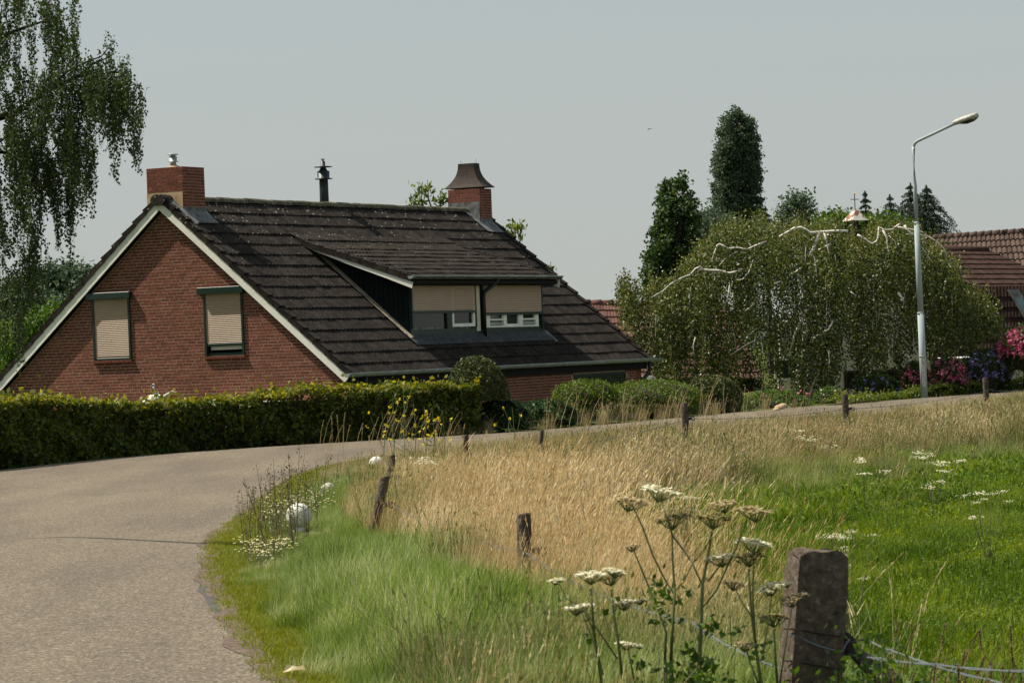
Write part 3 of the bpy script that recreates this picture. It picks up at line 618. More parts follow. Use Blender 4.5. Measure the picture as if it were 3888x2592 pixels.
b.prism([(UC+.05, -.02, rz_(UC+.05)+.06), (UC+.05, .16, rz_(UC+.05)+.09), (-3.45, .16, rz_(-3.45)+.07), (-3.45, .05, rz_(-3.45)+.06)], (0, 0, .02)); b.build('verge_flashing', M['lead'], ch1)
# flared hood
b = HB(); prof = []
for k in range(9):
    t = k/8; f = (1-t)**2.4; prof.append((.215+.315*f, .14+.16*f, 4.335+.58*t))
V = []; Fc = []
cu, cv = -4.21, 13.01
for (a, c_, z) in prof: V += [(cu-a, cv-c_, z), (cu+a, cv-c_, z), (cu+a, cv+c_, z), (cu-a, cv+c_, z)]
for k in range(8):
    for j in range(4): Fc.append((k*4+j, k*4+(j+1) % 4, k*4+4+(j+1) % 4, k*4+4+j))
Fc.append((32, 33, 34, 35)); b.add(V, Fc, .5); hood = b.build('chimney_hood', M['rust'], ch2)
sm = hood.modifiers.new('thick', 'SOLIDIFY'); sm.thickness = .012
b = HB(); [b.box((cu+du, cv+dv, 4.30), (cu+du+.04, cv+dv+.04, 4.36)) for du in (-.30, -.20, .14, .26) for dv in (-.18, .14)]; b.build('hood_bracket', M['darkmetal'], ch2)
b = HB(); b.tube([(cu-.2, cv, 4.89), (cu-.21, cv, 5.0)], .006, 5); b.tube([(cu+.2, cv, 4.89), (cu+.21, cv, 5.02)], .006, 5); b.build('hood_spike', M['zinc'], ch2)
# stove pipe behind the ridge
sp_ = HB(); sp_.lathe([(.105, 3.4), (.10, 4.45), (.098, 4.62), (.20, 4.625), (.20, 4.64), (.135, 4.65), (.14, 4.80), (.10, 4.81), (.07, 4.86), (.06, 4.885), (.20, 4.89), (.20, 4.905), (.05, 4.92), (.05, 5.02), (.02, 5.03), (.02, 5.06), (.055, 5.065), (.055, 5.075)], (-4.5, 6.80, -.24), 16); sp_.build('stove_pipe', M['darkmetal'], house, True)
# ---- roof
b = HB()
for sgn in (1, -1):
    e = UC+sgn*4.28
    b.prism([(UC, -.12, RZ-.055), (e, -.12, rz_(e)-.055), (e, 13.48, rz_(e)-.055), (UC, 13.48, RZ-.055)], (0, 0, -.10))
roof = b.build('roof', M['soffit'], house)
TW, TL, GA = .30, .39, .352
def tile_arrays(L=TL, lift=.031, thick=.024, amp=.026):
    n = 12; V = []; Fc = []
    for s_, h in ((0, .0), (L, lift)):
        for k in range(n+1): t = k/n; w = amp*(.5-.5*math.cos(4*math.pi*t))**.8; V.append((s_, t*TW, h+w))
    for k in range(n+1): t = k/n; w = amp*(.5-.5*math.cos(4*math.pi*t))**.8; V.append((L, t*TW, lift+w-thick))
    for k in range(n): Fc.append((k, n+1+k, n+2+k, k+1)); Fc.append((n+1+k, 2*n+2+k, 2*n+3+k, n+2+k))
    return np.array(V), Fc
tv, tf = tile_arrays()
tile_me = MB().add(tv, tf).mesh('roof_tile', M['tile1'])
tiles = []     # (roof part key, 4x4-ish frame)
def tile_at(org, d): # d = slope direction in (u,z)
    D = np.array([d[0], 0, d[1]]); N_ = np.array([-d[1], 0, d[0]]) if d[0] > 0 else np.array([d[1], 0, -d[0]])
    return np.array(org, float), D, N_
dd = (math.cos(PA), -math.sin(PA))
for i in range(16):
    u = UC + .06 + i*GA*math.cos(PA); z = rz_(u)-.012
    for k in range(45):
        v = .02+k*TW - .05
        cu_ = u+.15; cvv = v+.15
        if -3.25 < cu_ < -.62 and 3.78 < cvv < 9.62: continue
        if cu_ > -4.72 and cu_ < -3.86 and (.1 < cvv < 1.0 or 12.7 < cvv): continue
        tiles.append(('m', tile_at((u, v, z), dd)))
# dormer roof courses
DP = [(-3.36, 3.09), (-2.9, 2.83), (-2.0, 2.55), (-1.1, 2.25), (-.42, 2.02)]
def dpt(s):
    for (a, b_) in zip(DP[:-1], DP[1:]):
        l = math.hypot(b_[0]-a[0], b_[1]-a[1])
        if s <= l or b_ == DP[-1]: t = s/l; return (a[0]+(b_[0]-a[0])*t, a[1]+(b_[1]-a[1])*t), ((b_[0]-a[0])/l, (b_[1]-a[1])/l)
        s -= l
s = .0
for i in range(10):
    (u, z), d = dpt(i*.315)
    for k in range(22): tiles.append(('d', tile_at((u, 3.40+k*.302, z-.005), d)))
tl = []
for key, (og, D, N_) in tiles: tl.append((size_of(tuple(og), tuple(og+D*.35+np.array([0, .3, 0]))), key, og, D, N_))
# left slope (seen only from elsewhere)
for i in range(16):
    u = UC-.06-i*GA*math.cos(PA)
    for k in range(45): tl.append((0, 'm', np.array([u, .27+k*TW, rz_(u)-.012]), np.array([-dd[0], 0, dd[1]]), np.array([-math.sin(PA), 0, math.cos(PA)])))
# dormer roof slab
b = HB(); pr_ = [(u, 3.40, z-.06) for u, z in DP]+[(u, 3.40, z-.13) for u, z in DP[::-1]]; b.prism(pr_, (0, 6.62, 0)); droof = b.build('dormer_roof', M['soffit'], house)
tl.sort(key=lambda c: -c[0]); rest = {'m': HB(), 'd': HB()}; par = {'m': roof, 'd': droof}
for i, (s_, key, og, D, N_) in enumerate(tl):
    Vd = np.array([0, 1., 0]) if D[0] > 0 else np.array([0, -1., 0])
    jt = random.uniform(-.006, .008)
    if i < 300:
        o = bpy.data.objects.new('roof_tile', tile_me); COL.objects.link(o); o.parent = par[key]
        p = og+N_*jt+np.array([0, 0, ZO]); o.matrix_local = Matrix(((D[0], Vd[0], N_[0], p[0]), (D[1], Vd[1], N_[1], p[1]), (D[2], Vd[2], N_[2], p[2]), (0, 0, 0, 1)))
    else: rest[key].add(og+N_*jt+tv[:, :1]*D+tv[:, 1:2]*Vd+tv[:, 2:3]*N_, tf)
for k_ in 'md': rest[k_].build('roof_tiles', M['tile'], par[k_], kind='stuff')
# ridge tiles
n = 8; V = []; Fc = []
for x_, R in ((0, .135), (.42, .118)):
    for k in range(n+1): t = math.pi*(-.05+1.1*k/n); V.append((R*math.cos(t), x_, R*.75*math.sin(t)))
for k in range(n): Fc.append((k, k+1, n+2+k, n+1+k))
V += [(0, 0, -.02)]; Fc += [(k, k+1, len(V)-1) for k in range(n)]
rm_ = MB().add(V, Fc).mesh('ridge_tile', M['ridge']); rm_.shade_smooth()
v = .98
while v < 12.45:
    o = bpy.data.objects.new('ridge_tile', rm_); COL.objects.link(o); o.parent = roof; o.location = (UC, v, RZ-.045+ZO+random.uniform(-.008, .008)); o.rotation_euler = (.03, 0, random.uniform(-.02, .02)); v += .345
b = HB(); b.prism([(UC+.17*math.cos(t), -.19, RZ-.06+.13*math.sin(t)) for t in np.linspace(-.9, math.pi+.9, 12)], (0, .34, 0)); b.build('ridge_end_tile', M['tile'], roof)
# verge tiles: stepped caps over the barge boards
def verge(v0, v1, sgn, cnt=16, par_=None, r0=.0, vo=0):
    out = []
    D = (sgn*math.cos(PA), -math.sin(PA))
    for i in range(cnt):
        s0 = .08+i*GA; a = (UC+D[0]*s0, RZ+.00+D[1]*s0); c_ = (UC+D[0]*(s0+GA+.025), RZ+D[1]*(s0+GA+.025))
        n_ = (math.sin(PA)*sgn, math.cos(PA))
        P = [(a[0]+n_[0]*.035, a[1]+n_[1]*.035), (c_[0]+n_[0]*.08, c_[1]+n_[1]*.08), (c_[0]-n_[0]*.035, c_[1]-n_[1]*.035), (a[0]-n_[0]*.05, a[1]-n_[1]*.05)]
        b = HB(); b.prism([(p[0], v0, p[1]) for p in P], (0, .028*(1 if v1 > v0 else -1), 0))
        b.prism([(P[0][0], v0, P[0][1]), (P[1][0], v0, P[1][1]), (P[1][0], v1, P[1][1]), (P[0][0], v1, P[0][1])], (-n_[0]*.02, 0, -n_[1]*.02))
        b.build('verge_tile', M['tile1'], roof)
verge(-.155, .04, 1); verge(-.155, .30, -1); verge(13.53, 13.34, 1); verge(13.53, 13.34, -1)
# barge boards (prisms along the rake)
def barge(sgn, v0, th):
    # bottom edge line: z = 3.545 - .855|u-UC| ; top edge .2 higher
    e = UC+sgn*4.215; zb = 3.545-TP*4.215; a = [(UC, 3.545), (e, zb), (e+sgn*.10, zb+.12), (e+sgn*.02, zb+.19), (UC, 3.545+.20)]
    return HB().prism([(p[0], v0, p[1]) for p in a], (0, th, 0)).build('barge_board', M['white'], house)
barge(1, -.135, .02); barge(-1, -.135, .02); barge(1, 13.49, .02); barge(-1, 13.49, .02)
b = HB()
for sgn in (1, -1): e = UC+sgn*4.2; b.prism([(UC, -.11, 3.56), (e, -.11, 3.56-TP*4.2), (e, .0, 3.56-TP*4.2), (UC, .0, 3.56)], (0, 0, .02))
b.build('soffit_board', M['soffit'], house)
# eaves gutter
def gutter(u0, z0, v0, v1, R, par_=house, m_='zinc', segs=8):
    b = HB(); V = []; Fc = []
    for v in (v0, v1):
        for k in range(segs+1): t = math.pi+math.pi*k/segs; V.append((u0+R*math.cos(t), v, z0+R*math.sin(t)))
        for k in range(segs+1): t = math.pi+math.pi*k/segs; V.append((u0+(R-.008)*math.cos(t), v, z0+(R-.008)*math.sin(t)))
    m = segs+1
    for k in range(segs): Fc.append((k, k+1, 2*m+k+1, 2*m+k)); Fc.append((m+k, 3*m+k, 3*m+k+1, m+k+1))
    Fc.append((0, 2*m, 3*m, m)); Fc.append((m-1, 2*m-1, 4*m-1, 3*m-1))
    for q in (0, 2): Fc.append(tuple(range(q*m, q*m+m)))
    b.add(V, Fc, .5); b.tube([(u0+R, v0, z0+.002), (u0+R, v1, z0+.002)], .011, 6); return b.build('gutter', M[m_], par_)
gutter(.165, .115, -.30, 13.95, .075)
b = HB(); b.box((.03, -.10, -.12), (.065, 13.48, .07)); b.build('fascia', M['soffit'], house)
# downpipes with swan necks
def pipe(pts, r=.04, name='downpipe'): return HB().tube(pts, r, 10).build(name, M['black'], house, True)
pipe([(.16, .42, .05), (.16, .42, -.09), (.15, .42, -.16), (.09, .25, -.36), (.055, .18, -.44), (.055, .17, -.6), (.055, .17, -2.6)])
pipe([(.16, 13.45, .05), (.16, 13.45, -.10), (.14, 13.45, -.18), (.07, 13.25, -.38), (.055, 13.2, -.48), (.055, 13.2, -2.6)], .045)
# ---- gable windows with roller shutters
def slat_curtain(u0, u1, z0, z1, y, pitch=.037, axis='u'):
    b = HB(); V = []; Fc = []; z = z1; k = 0
    n = int((z1-z0)/pitch); pr = []
    for i in range(n):
        zt = z1-i*pitch; pr += [(0, zt), (-.008, zt-pitch*.30), (-.008, zt-pitch*.62), (.001, zt-pitch*.93)]
    pr.append((0, z0))
    for (o_, z) in pr:
        if axis == 'u': V += [(u0, y+o_, z), (u1, y+o_, z)]
        else: V += [(y-o_, u0, z), (y-o_, u1, z)]
    for i in range(len(pr)-1): Fc.append((2*i, 2*i+1, 2*i+3, 2*i+2))
    return b.add(V, Fc, .5)
def gable_window(u0, u1, z0, z1, shut_z, lab):
    w = HB(); c0 = .05
    for a in ((u0, u0+.045), (u1-.045, u1)): w.box((a[0], -.035, z0), (a[1], .10, z1+.02))
    w.box((u0+.045, .02, z0), (u1-.045, .10, z0+.06)); fr = w.build('window', M['dgreen'], house); fr['label'] = lab
    HB().box((u0-.10, -.115, z1+.0), (u1+.06, .0, z1+.14)).build('shutter_box', M['dgreen'], fr, bevel=.008)
    slat_curtain(u0+.045, u1-.045, shut_z, z1+.01, -.012).build('roller_shutter', M['shutter'], fr)
    HB().box((u0+.045, -.026, shut_z-.055), (u1-.045, -.004, shut_z+.002)).build('bottom_rail', M['dgreen'], fr, bevel=.004)
    HB().box((u0-.02, -.055, z0-.055), (u1+.02, .05, z0-.005)).build('window_sill', M['brick'], fr)
    f = HB(); a, b_ = u0+.09, u1-.05
    f.box((a, .055, z0+.12), (b_, .09, z0+.19)); f.box((a, .055, z1-.1), (b_, .09, z1)); f.box((a, .055, z0+.19), (a+.055, .09, z1-.1)); f.box((b_-.055, .055, z0+.19), (b_, .09, z1-.1))
    f.build('window_frame', M['white'], fr); HB().box((a+.055, .07, z0+.19), (b_-.055, .075, z1-.1)).build('pane', M['glass'], fr)
    HB().box((u0, .3, z0-.1), (u1, .32, z1)).build('blind', M['soffit'], fr)
gable_window(*wins[0], .60, 'gable window with its roller shutter fully down')
gable_window(*wins[1], .81, 'gable window with its roller shutter raised a hand above the sill')
b = HB(); b.box((-2.85, -.20, -.47), (-.92, -.01, -.385)); aw = b.build('awning_box', M['dgreen'], house, bevel=.01)
HB().box((-2.85, -.205, -.385), (-.92, -.01, -.375)).build('awning_cap', M['white'], aw)
# wall bracket with a ring
b = HB(); b.tube([(-4.51, -.01, -.14), (-4.52, -.05, -.10), (-4.53, -.09, -.03)], .018, 6); b.tube([(-4.53+.035*math.cos(t), -.09, .005+.035*math.sin(t)) for t in np.linspace(0, 6.28, 13)], .011, 6, cap=False)
b.box((-4.56, -.02, -.24), (-4.46, .0, -.13)); b.build('wall_bracket', M['zinc'], house)
# ---- shed dormer
b = HB(); FU = -.663
b.box((FU-.12, 3.74, .60), (FU, 9.66, .95)); b.box((FU-.12, 3.74, 1.86), (FU, 9.66, 2.0)); b.box((FU-.12, 3.72, .60), (FU+.01, 3.80, 2.0)); b.box((FU-.12, 9.60, .60), (FU+.01, 9.68, 2.0)); b.box((FU-.12, 6.54, .9), (FU, 6.90, 1.9))
dw = b.build('dormer_front', M['dgreen'], house)
b = HB()
for v in (3.72, 9.66):
    b.prism([(FU, v, rz_(FU)-.05), (FU, v, 1.98), (-1.1, v, 2.14), (-2.0, v, 2.44), (-2.9, v, 2.72), (-3.25, v, 2.95)], (0, .02, 0))
dk = b.build('dormer_cheek', M['cheek'], house)
b = HB()
for k in range(22):
    u = -.70-k*.115
    zt = np.interp(u, [-3.25, -2.9, -2, -1.1, FU], [2.9, 2.68, 2.40, 2.10, 1.95]); zb = rz_(u)
    if zt-zb > .08:
        o = HB().box((u-.10, 3.700, zb), (u, 3.722, zt)).build('cheek_board', M['cheek'], dk)
# dormer barge boards follow the bent roof line
for v, nm in ((3.375, 'l'), (10.03, 'r')):
    top = [(u, z-.045) for u, z in DP[1:]]+[(-.36, 1.985)]; bot = [(-.40, 1.80), (-1.1, 2.07), (-2.0, 2.40), (-2.9, 2.755)]
    HB().prism([(-3.15, v, 2.93)]+[(u, v, z) for u, z in top]+[(u, v, z) for u, z in bot], (0, .022, 0)).build('dormer_barge_board', M['white'], house)
for i in range(9):     # verge tiles of the dormer
    (u, z), d = dpt(.22+i*.33); 
    for v, s_ in ((3.355, 1), (10.075, -1)):
        P = [(u, z+.035), (u+d[0]*.35, z+d[1]*.35+.06), (u+d[0]*.35+.01, z+d[1]*.35-.075), (u, z-.075)]
        HB().prism([(p[0], v, p[1]) for p in P], (0, .03*s_, 0)).prism([(P[0][0], v, P[0][1]), (P[1][0], v, P[1][1]), (P[1][0], v+.14*s_, P[1][1]), (P[0][0], v+.14*s_, P[0][1])], (0, 0, -.02)).build('verge_tile', M['tile1'], droof)
HB().box((-.62, 3.42, 1.86), (-.50, 10.0, 2.0)).box((-.50, 3.42, 1.88), (-.46, 10.0, 2.05)).build('dormer_fascia', M['soffit'], house)
g2 = gutter(-.385, 2.055, 3.30, 10.12, .065)
def dwin(v0, v1, zs, zb, z1=1.87):
    b = HB(); b.box((FU-.01, v0-.05, zb-.02), (FU+.035, v0, z1)); b.box((FU-.01, v1, zb-.02), (FU+.035, v1+.04, z1)); w = b.build('dormer_window', M['dgreen'], house)
    slat_curtain(v0, v1, zs, z1, FU+.02, .040, 'v').build('roller_shutter', M['shutter'], w)
    HB().box((FU+.005, v0, zs-.055), (FU+.04, v1, zs+.002)).build('bottom_rail', M['dgreen'], w); return w
w1 = dwin(3.80, 6.52, 1.335, .99); w2 = dwin(6.90, 9.62, 1.275, .93)
w1['label'] = 'left dormer window with net curtain below its half lowered shutter'; w2['label'] = 'right dormer window with three small panes below its half lowered shutter'
# left: fixed pane with curtain + opened casement
b = HB(); V = []; n = 90
for k in range(n+1): v = 3.83+(6.45-3.83)*k/n; x = FU-.10+.022*math.sin(k*1.9)+.015*math.sin(k*.7); V += [(x, v, .95), (x, v, 1.9)]
b.add(V, [(2*k, 2*k+1, 2*k+3, 2*k+2) for k in range(n)], .5).build('curtain', M['curtain'], w1)
HB().box((FU-.05, 5.30, .95), (FU-.0, 5.50, 1.9)).build('mullion', M['dgreen'], w1)
def frame(v0, v1, z0, z1, wd, y0, y1):
    b = HB(); b.box((y0, v0, z0), (y1, v1, z0+wd)); b.box((y0, v0, z1-wd), (y1, v1, z1)); b.box((y0, v0, z0+wd), (y1, v0+wd, z1-wd)); b.box((y0, v1-wd, z0+wd), (y1, v1, z1-wd)); return b
frame(5.50, 6.50, .985, 1.9, .07, FU-.03, FU+.02).build('window_frame', M['white'], w1)
for a, c_ in ((3.83, 5.30), (5.57, 6.43)): HB().box((FU-.045, a, .99), (FU-.041, c_, 1.86)).build('pane', M['glass_clear'], w1)
b = HB(); b.box((FU-.06, 6.91, .93), (FU+.0, 9.50, .985)); b.box((FU-.06, 6.91, .985), (FU-.0, 7.20, 1.3)); b.box((FU-.06, 7.84, .985), (FU+.0, 7.97, 1.3)); b.box((FU-.06, 8.58, .985), (FU+.0, 8.74, 1.3)); b.box((FU-.06, 9.36, .985), (FU+.0, 9.50, 1.3))
b.build('window_frame', M['white'], w2)
for a, c_, zz in ((7.20, 7.84, 1.10), (7.97, 8.58, .985), (8.74, 9.36, 1.10)):
    frame(a, c_, zz, 1.32, .035, FU-.05, FU-.01).build('casement', M['white'], w2); HB().box((FU-.05, a, zz), (FU-.046, c_, 1.3)).build('pane', M['glass'], w2)
    if zz > 1: HB().box((FU-.05, a+.02, 1.0), (FU-.03, c_-.02, 1.06)).build('vent_grille', M['zinc'], w2)
b = HB(); V = []; n = 60
for k in range(n+1): v = 6.95+2.5*k/n; x = FU-.11+.012*math.sin(k*1.7); V += [(x, v, .95), (x, v, 1.4)]
b.add(V, [(2*k, 2*k+1, 2*k+3, 2*k+2) for k in range(n)], .5).build('curtain', M['curtain'], w2)
HB().box((FU+.0, 6.585, .885), (FU+.012, 6.75, 1.88)).build('trim_board', M['cream'], house)
HB().tube([(-.40, 7.15, 2.02), (-.42, 7.12, 1.92), (-.50, 6.98, 1.82), (-.585, 6.86, 1.72), (-.60, 6.84, 1.6), (-.60, 6.84, .70)], .042, 10).build('dormer_downpipe', M['black'], house, True)
# wavy lead apron below the dormer, pale flashing up the cheek
b = HB(); V = []; Fc = []; n = 150
for k in range(n+1):
    v = 3.55+6.25*k/n; wv = .012*math.sin(2*math.pi*v/.15)
    for (u, dz, e) in ((FU-.02, .08, 0), (FU+.06, .065, .3), (FU+.20, .075, 1), (FU+.235+.018*math.sin(2*math.pi*v/.15), .055, 1)): V.append((u, v, rz_(u)+dz+wv*e))
for k in range(n):
    for j in range(3): Fc.append((4*k+j, 4*k+j+1, 4*k+5+j, 4*k+4+j))
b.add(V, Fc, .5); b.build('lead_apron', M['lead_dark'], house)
M['flash'] = mat('weathered_flashing', (.30, .255, .19), .8, .2, var=.35, scale=6)
b = HB(); n = 9
for k in range(n):
    ua, ub = -2.95+k*.262, -2.95+(k+1)*.262+.01
    b = HB(); b.prism([(ua, 3.56, rz_(ua)+.06), (ua, 3.70, rz_(ua)+.085), (ub, 3.70, rz_(ub)+.085), (ub, 3.56, rz_(ub)+.06)], (0, 0, .012)); b.build('flashing_strip', M['flash'], dk)
HB().prism([(-.66, 9.70, rz_(-.66)+.06), (-.66, 9.86, rz_(-.66)+.06), (-.38, 9.86, rz_(-.38)+.06), (-.38, 9.74, rz_(-.38)+.06)], (0, 0, .014)).build('flashing_strip', M['lead'], dk)
# ground floor windows in the shaded side wall
for a, c_, z0, z1 in swin:
    b = HB(); b.box((-.004, a, z0), (.004, c_, z1)); w = b.build('window', M['black'], house); frame(a, c_, z0, z1, .06, -.0, .02).build('window_frame', M['dgreen'], w)
    HB().box((.006, a+.3, z0+.1), (.012, c_-.06, z1-.08)).build('pane', M['glass'], w)
# white goose ornament resting on the awning-height ledge of the gable wall
def goose():
    G = empty('goose_ornament', wpos(-4.42, -.16, -.33), -TH, 'white goose ornament with stretched neck fixed low on the brick gable', 'ornament')
    b = MB(); pa = [(-.42, 0, -.16), (-.30, 0, -.04), (-.12, 0, .06), (.06, 0, .08), (.18, 0, .10), (.27, 0, .15), (.36, 0, .185)]
    b.tube(pa, [.02, .075, .10, .085, .045, .032, .03], 12); b.build('body', M['ball'], G, True)
    MB().lathe([(.0, -.035), (.028, -.02), (.036, 0), (.028, .025), (.0, .035)], (.40, 0, .195), 12).build('head', M['ball'], G, True)
    MB().tube([(.42, 0, .195), (.50, 0, .185)], [.018, .006], 8).build('beak', M['stucco'], G)
    MB().tube([(-.16, -.07, .10), (-.02, -.09, .02), (.10, -.07, -.05)], [.012, .03, .012], 8).build('wing', M['ball'], G, True)
    MB().tube([(-.07, -.05, .15), (-.05, -.10, .08), (-.055, -.11, -.02)], .008, 6).build('strap', M['black'], G)
goose()
# ================================================================ neighbouring buildings
def W3(pts): return [at(*p) for p in pts]
def roofplane(A, B, C_, D, nx_, ny_, name, m_, parent, lift=.03, waves=2, amp=.02, single=0, namep='roof_tile'):
    """rows of tiles on the quad A(top left) B(top right) C(bottom right) D(bottom left), world coords; parent is unrotated"""
    A, B, C_, D = [np.asarray(p, float) for p in (A, B, C_, D)]; nrm = unit(np.cross(D-A, B-A)); nrm = nrm if nrm[2] > 0 else -nrm
    b = MB(); loc = np.array(parent.location) if parent.parent is None else np.array(parent.parent.location)
    k = 3*waves
    for i in range(ny_):
        t0, t1 = i/ny_, min(1, (i+1.08)/ny_)
        for j in range(nx_):
            V = []
            for q in range(k+1):
                s_ = (j+q/k)/nx_; w = amp*(.5-.5*math.cos(2*math.pi*waves*q/k)); T = A+(B-A)*s_; Bt = D+(C_-D)*s_
                V.append(T+(Bt-T)*t0+nrm*w)
            for q in range(k+1):
                s_ = (j+q/k)/nx_; w = amp*(.5-.5*math.cos(2*math.pi*waves*q/k)); T = A+(B-A)*s_; Bt = D+(C_-D)*s_
                V.append(T+(Bt-T)*t1+nrm*(w+lift))
            V += [v-nrm*lift*.9 for v in V[k+1:]]
            Fc = [(q, k+1+q, k+2+q, q+1) for q in range(k)]+[(k+1+q, 2*k+2+q, 2*k+3+q, k+2+q) for q in range(k)]
            if single and j+i*nx_ < single:
                MB().add(np.array(V)-loc, Fc).build(namep, m_, parent)
            else: b.add(np.array(V)-loc, Fc)
    if b.n: b.build(name, m_, parent, kind='stuff')
# --- house with cream walls and brown roofs on the right
bl = at(2950, 1500, 86.); HB2 = empty('cream_house', (bl[0], 86, -.05), 0, 'cream rendered house with brown tiled gambrel roof and skylights behind the street lamp', 'house')
hl = np.array(HB2.location)
def hb(pts, ext, name, m_, **k): return MB().prism([np.array(p)-hl for p in pts], ext).build(name, m_, HB2, **k)
Yw = 85.0
def PX(x, y, Y): return at(x, y, Y)
x0, x1 = at(2950, 1300, Yw)[0], at(4300, 1300, Yw)[0]; zg = at(3720, 1368, Yw)[2]; xs_ = at(3212, 1450, Yw)[0]; xe_ = at(3480, 1450, Yw)[0]; zd = at(3215, 1417, Yw)[2]
hb([(x0, Yw, -.1), (xs_, Yw, -.1), (xs_, Yw, zd), (xe_, Yw, zd), (xe_, Yw, -.1), (x1, Yw, -.1), (x1, Yw, zg), (x0, Yw, zg)], (0, .3, 0), 'wall', M['cream'])
# taller gabled part of the front wall seen through the birch
xa, xb = at(2960, 1300, Yw)[0], at(3520, 1300, Yw)[0]; zt = at(3040, 1060, Yw)[2]
hb([(xa, Yw, zg), (xb, Yw, zg), (xb, Yw, zg+1.2), ((xa+xb)/2+.4, Yw, zt), (xa, Yw, zg+1.2)], (0, .3, 0), 'gable_wall', M['cream'])
hb([(xs_+.02, Yw+.5, -.1), (xe_-.02, Yw+.5, -.1), (xe_-.02, Yw+.5, zd), (xs_+.02, Yw+.5, zd)], (0, .02, 0), 'garage_back', M['soffit'])
MB().box(np.array((xs_-.05, Yw-.03, -.1))-hl, np.array((xs_+.03, Yw+.05, zd+.06))-hl).box(np.array((xs_+.03, Yw-.03, zd-.01))-hl, np.array((xe_+.05, Yw+.05, zd+.07))-hl).build('door_frame', M['rust'], HB2)
# blind pane of light in the upper gable (window behind the birch)
for (xx, yy, w_, h_) in ((3075, 1190, .5, .8), (2990, 1400, .7, .6)):
    c = at(xx, yy, Yw); b = MB(); b.box(c-hl+(-w_/2, -.03, -h_/2), c-hl+(w_/2, .02, h_/2)); wn = b.build('window', M['white'], HB2)
    MB().box(c-hl+(-w_/2+.06, -.04, -h_/2+.06), c-hl+(w_/2-.06, -.032, h_/2-.06)).build('pane', M['glass'], wn)
# steep lower roof, upper slope, hipped end, big main roof
lo = [at(3530, 1090, 85.2), at(4300, 1078, 85.2), at(4300, 1345, Yw-.25), at(3530, 1368, Yw-.25)]
b = MB().prism([p-hl for p in lo], (0, .25, 0)); lr = b.build('lower_roof', M['soffit'], HB2)
roofplane(lo[0]+(0, -.06, 0), lo[1]+(0, -.06, 0), lo[2]+(0, -.06, 0), lo[3]+(0, -.06, 0), 30, 7, 'roof_tiles', M['tile_brown'], lr, .035, 2)
A_, B_, C2, D2 = at(3330, 945, 89.1), at(3755, 952, 89.1), at(4080, 1100, 86.0), at(3330, 1100, 86.0)
ur = MB().prism([p-hl+(0, .1, -.1) for p in (A_, B_, C2, D2)], (0, .05, -.15)).build('upper_roof', M['soffit'], HB2)
roofplane(A_, B_, C2, D2, 42, 8, 'roof_tiles', M['tile_brown'], ur, .04, 2)
MB().tube([at(3535, 946, 89.1)-hl, at(3755, 955, 89.05)-hl], .13, 8).build('ridge_cap', M['tile_brown'], HB2, True)
A_, B_, C2, D2 = at(3505, 912, 93.5), at(4060, 873, 91.7), at(4200, 1120, 88.0), at(3430, 1120, 90.0)
mr_ = MB().prism([p-hl+(0, .1, -.08) for p in (A_, B_, C2, D2)], (0, .05, -.15)).build('main_roof', M['soffit'], HB2)
roofplane(A_, B_, C2, D2, 32, 9, 'roof_tiles', M['tile_light'], mr_, .045, 1, .06)
for i in range(19):
    t = i/19; p = A_+(B_-A_)*t; q = A_+(B_-A_)*(t+1.12/19); MB().tube([p-hl+(0, 0, .03), q-hl+(0, 0, .045)], [.10, .115], 8).build('ridge_tile', M['tile_light'], mr_, True)
# gutter and skylight
MB().tube([at(3560, 1364, Yw-.35)-hl, at(4300, 1332, Yw-.35)-hl], .05, 8).build('gutter', M['zinc'], HB2, True)
sk = MB(); f_ = lambda p, o: (p-hl+(0, -o, o*.4))
P_ = [at(3822, 1105, 85.12), at(3866, 1104, 85.12), at(3965, 1260, 84.92), at(3915, 1262, 84.92)]
sk.prism([f_(p, .10) for p in P_], (0, .12, 0)); skf = sk.build('skylight', M['lead'], HB2)
q = [P_[0]*.80+P_[3]*.20+(.06, 0, 0), P_[1]*.80+P_[2]*.20-(.06, 0, 0), P_[2]*.93+P_[1]*.07-(.06, 0, 0), P_[3]*.93+P_[0]*.07+(.06, 0, 0)]
M['skyglass'] = mat('skylight_glass', (.10, .16, .17), .12, .6); MB().prism([f_(p, .115) for p in q], (0, .01, 0)).build('pane', M['skyglass'], skf)
P_ = [at(3872, 1280, 84.9), at(3925, 1278, 84.9), at(3990, 1340, 84.75), at(3930, 1342, 84.75)]; MB().prism([f_(p, .10) for p in P_], (0, .12, 0)).build('skylight', M['lead'], HB2)
hb([at(3845, 1443, Yw-.01), at(3866, 1443, Yw-.01), at(3866, 1454, Yw-.01), at(3845, 1454, Yw-.01)], (0, -.01, 0), 'air_vent', M['soffit'])
# bare twig / aerial stubs on the ridge
MB().tube([at(3797, 890, 92.4)-hl, at(3811, 872, 92.4)-hl], .02, 5).tube([at(3800, 886, 92.4)-hl, at(3806, 876, 92.4)-hl, at(3812, 880, 92.4)-hl], .012, 5).build('aerial', M['rust'], HB2)
MB().tube([at(3872, 884, 92.1)-hl, at(3871, 870, 92.1)-hl], .03, 5).tube([at(3884, 883, 92.1)-hl, at(3884, 868, 92.1)-hl], .05, 5).build('vent_pipe', M['rust'], HB2)
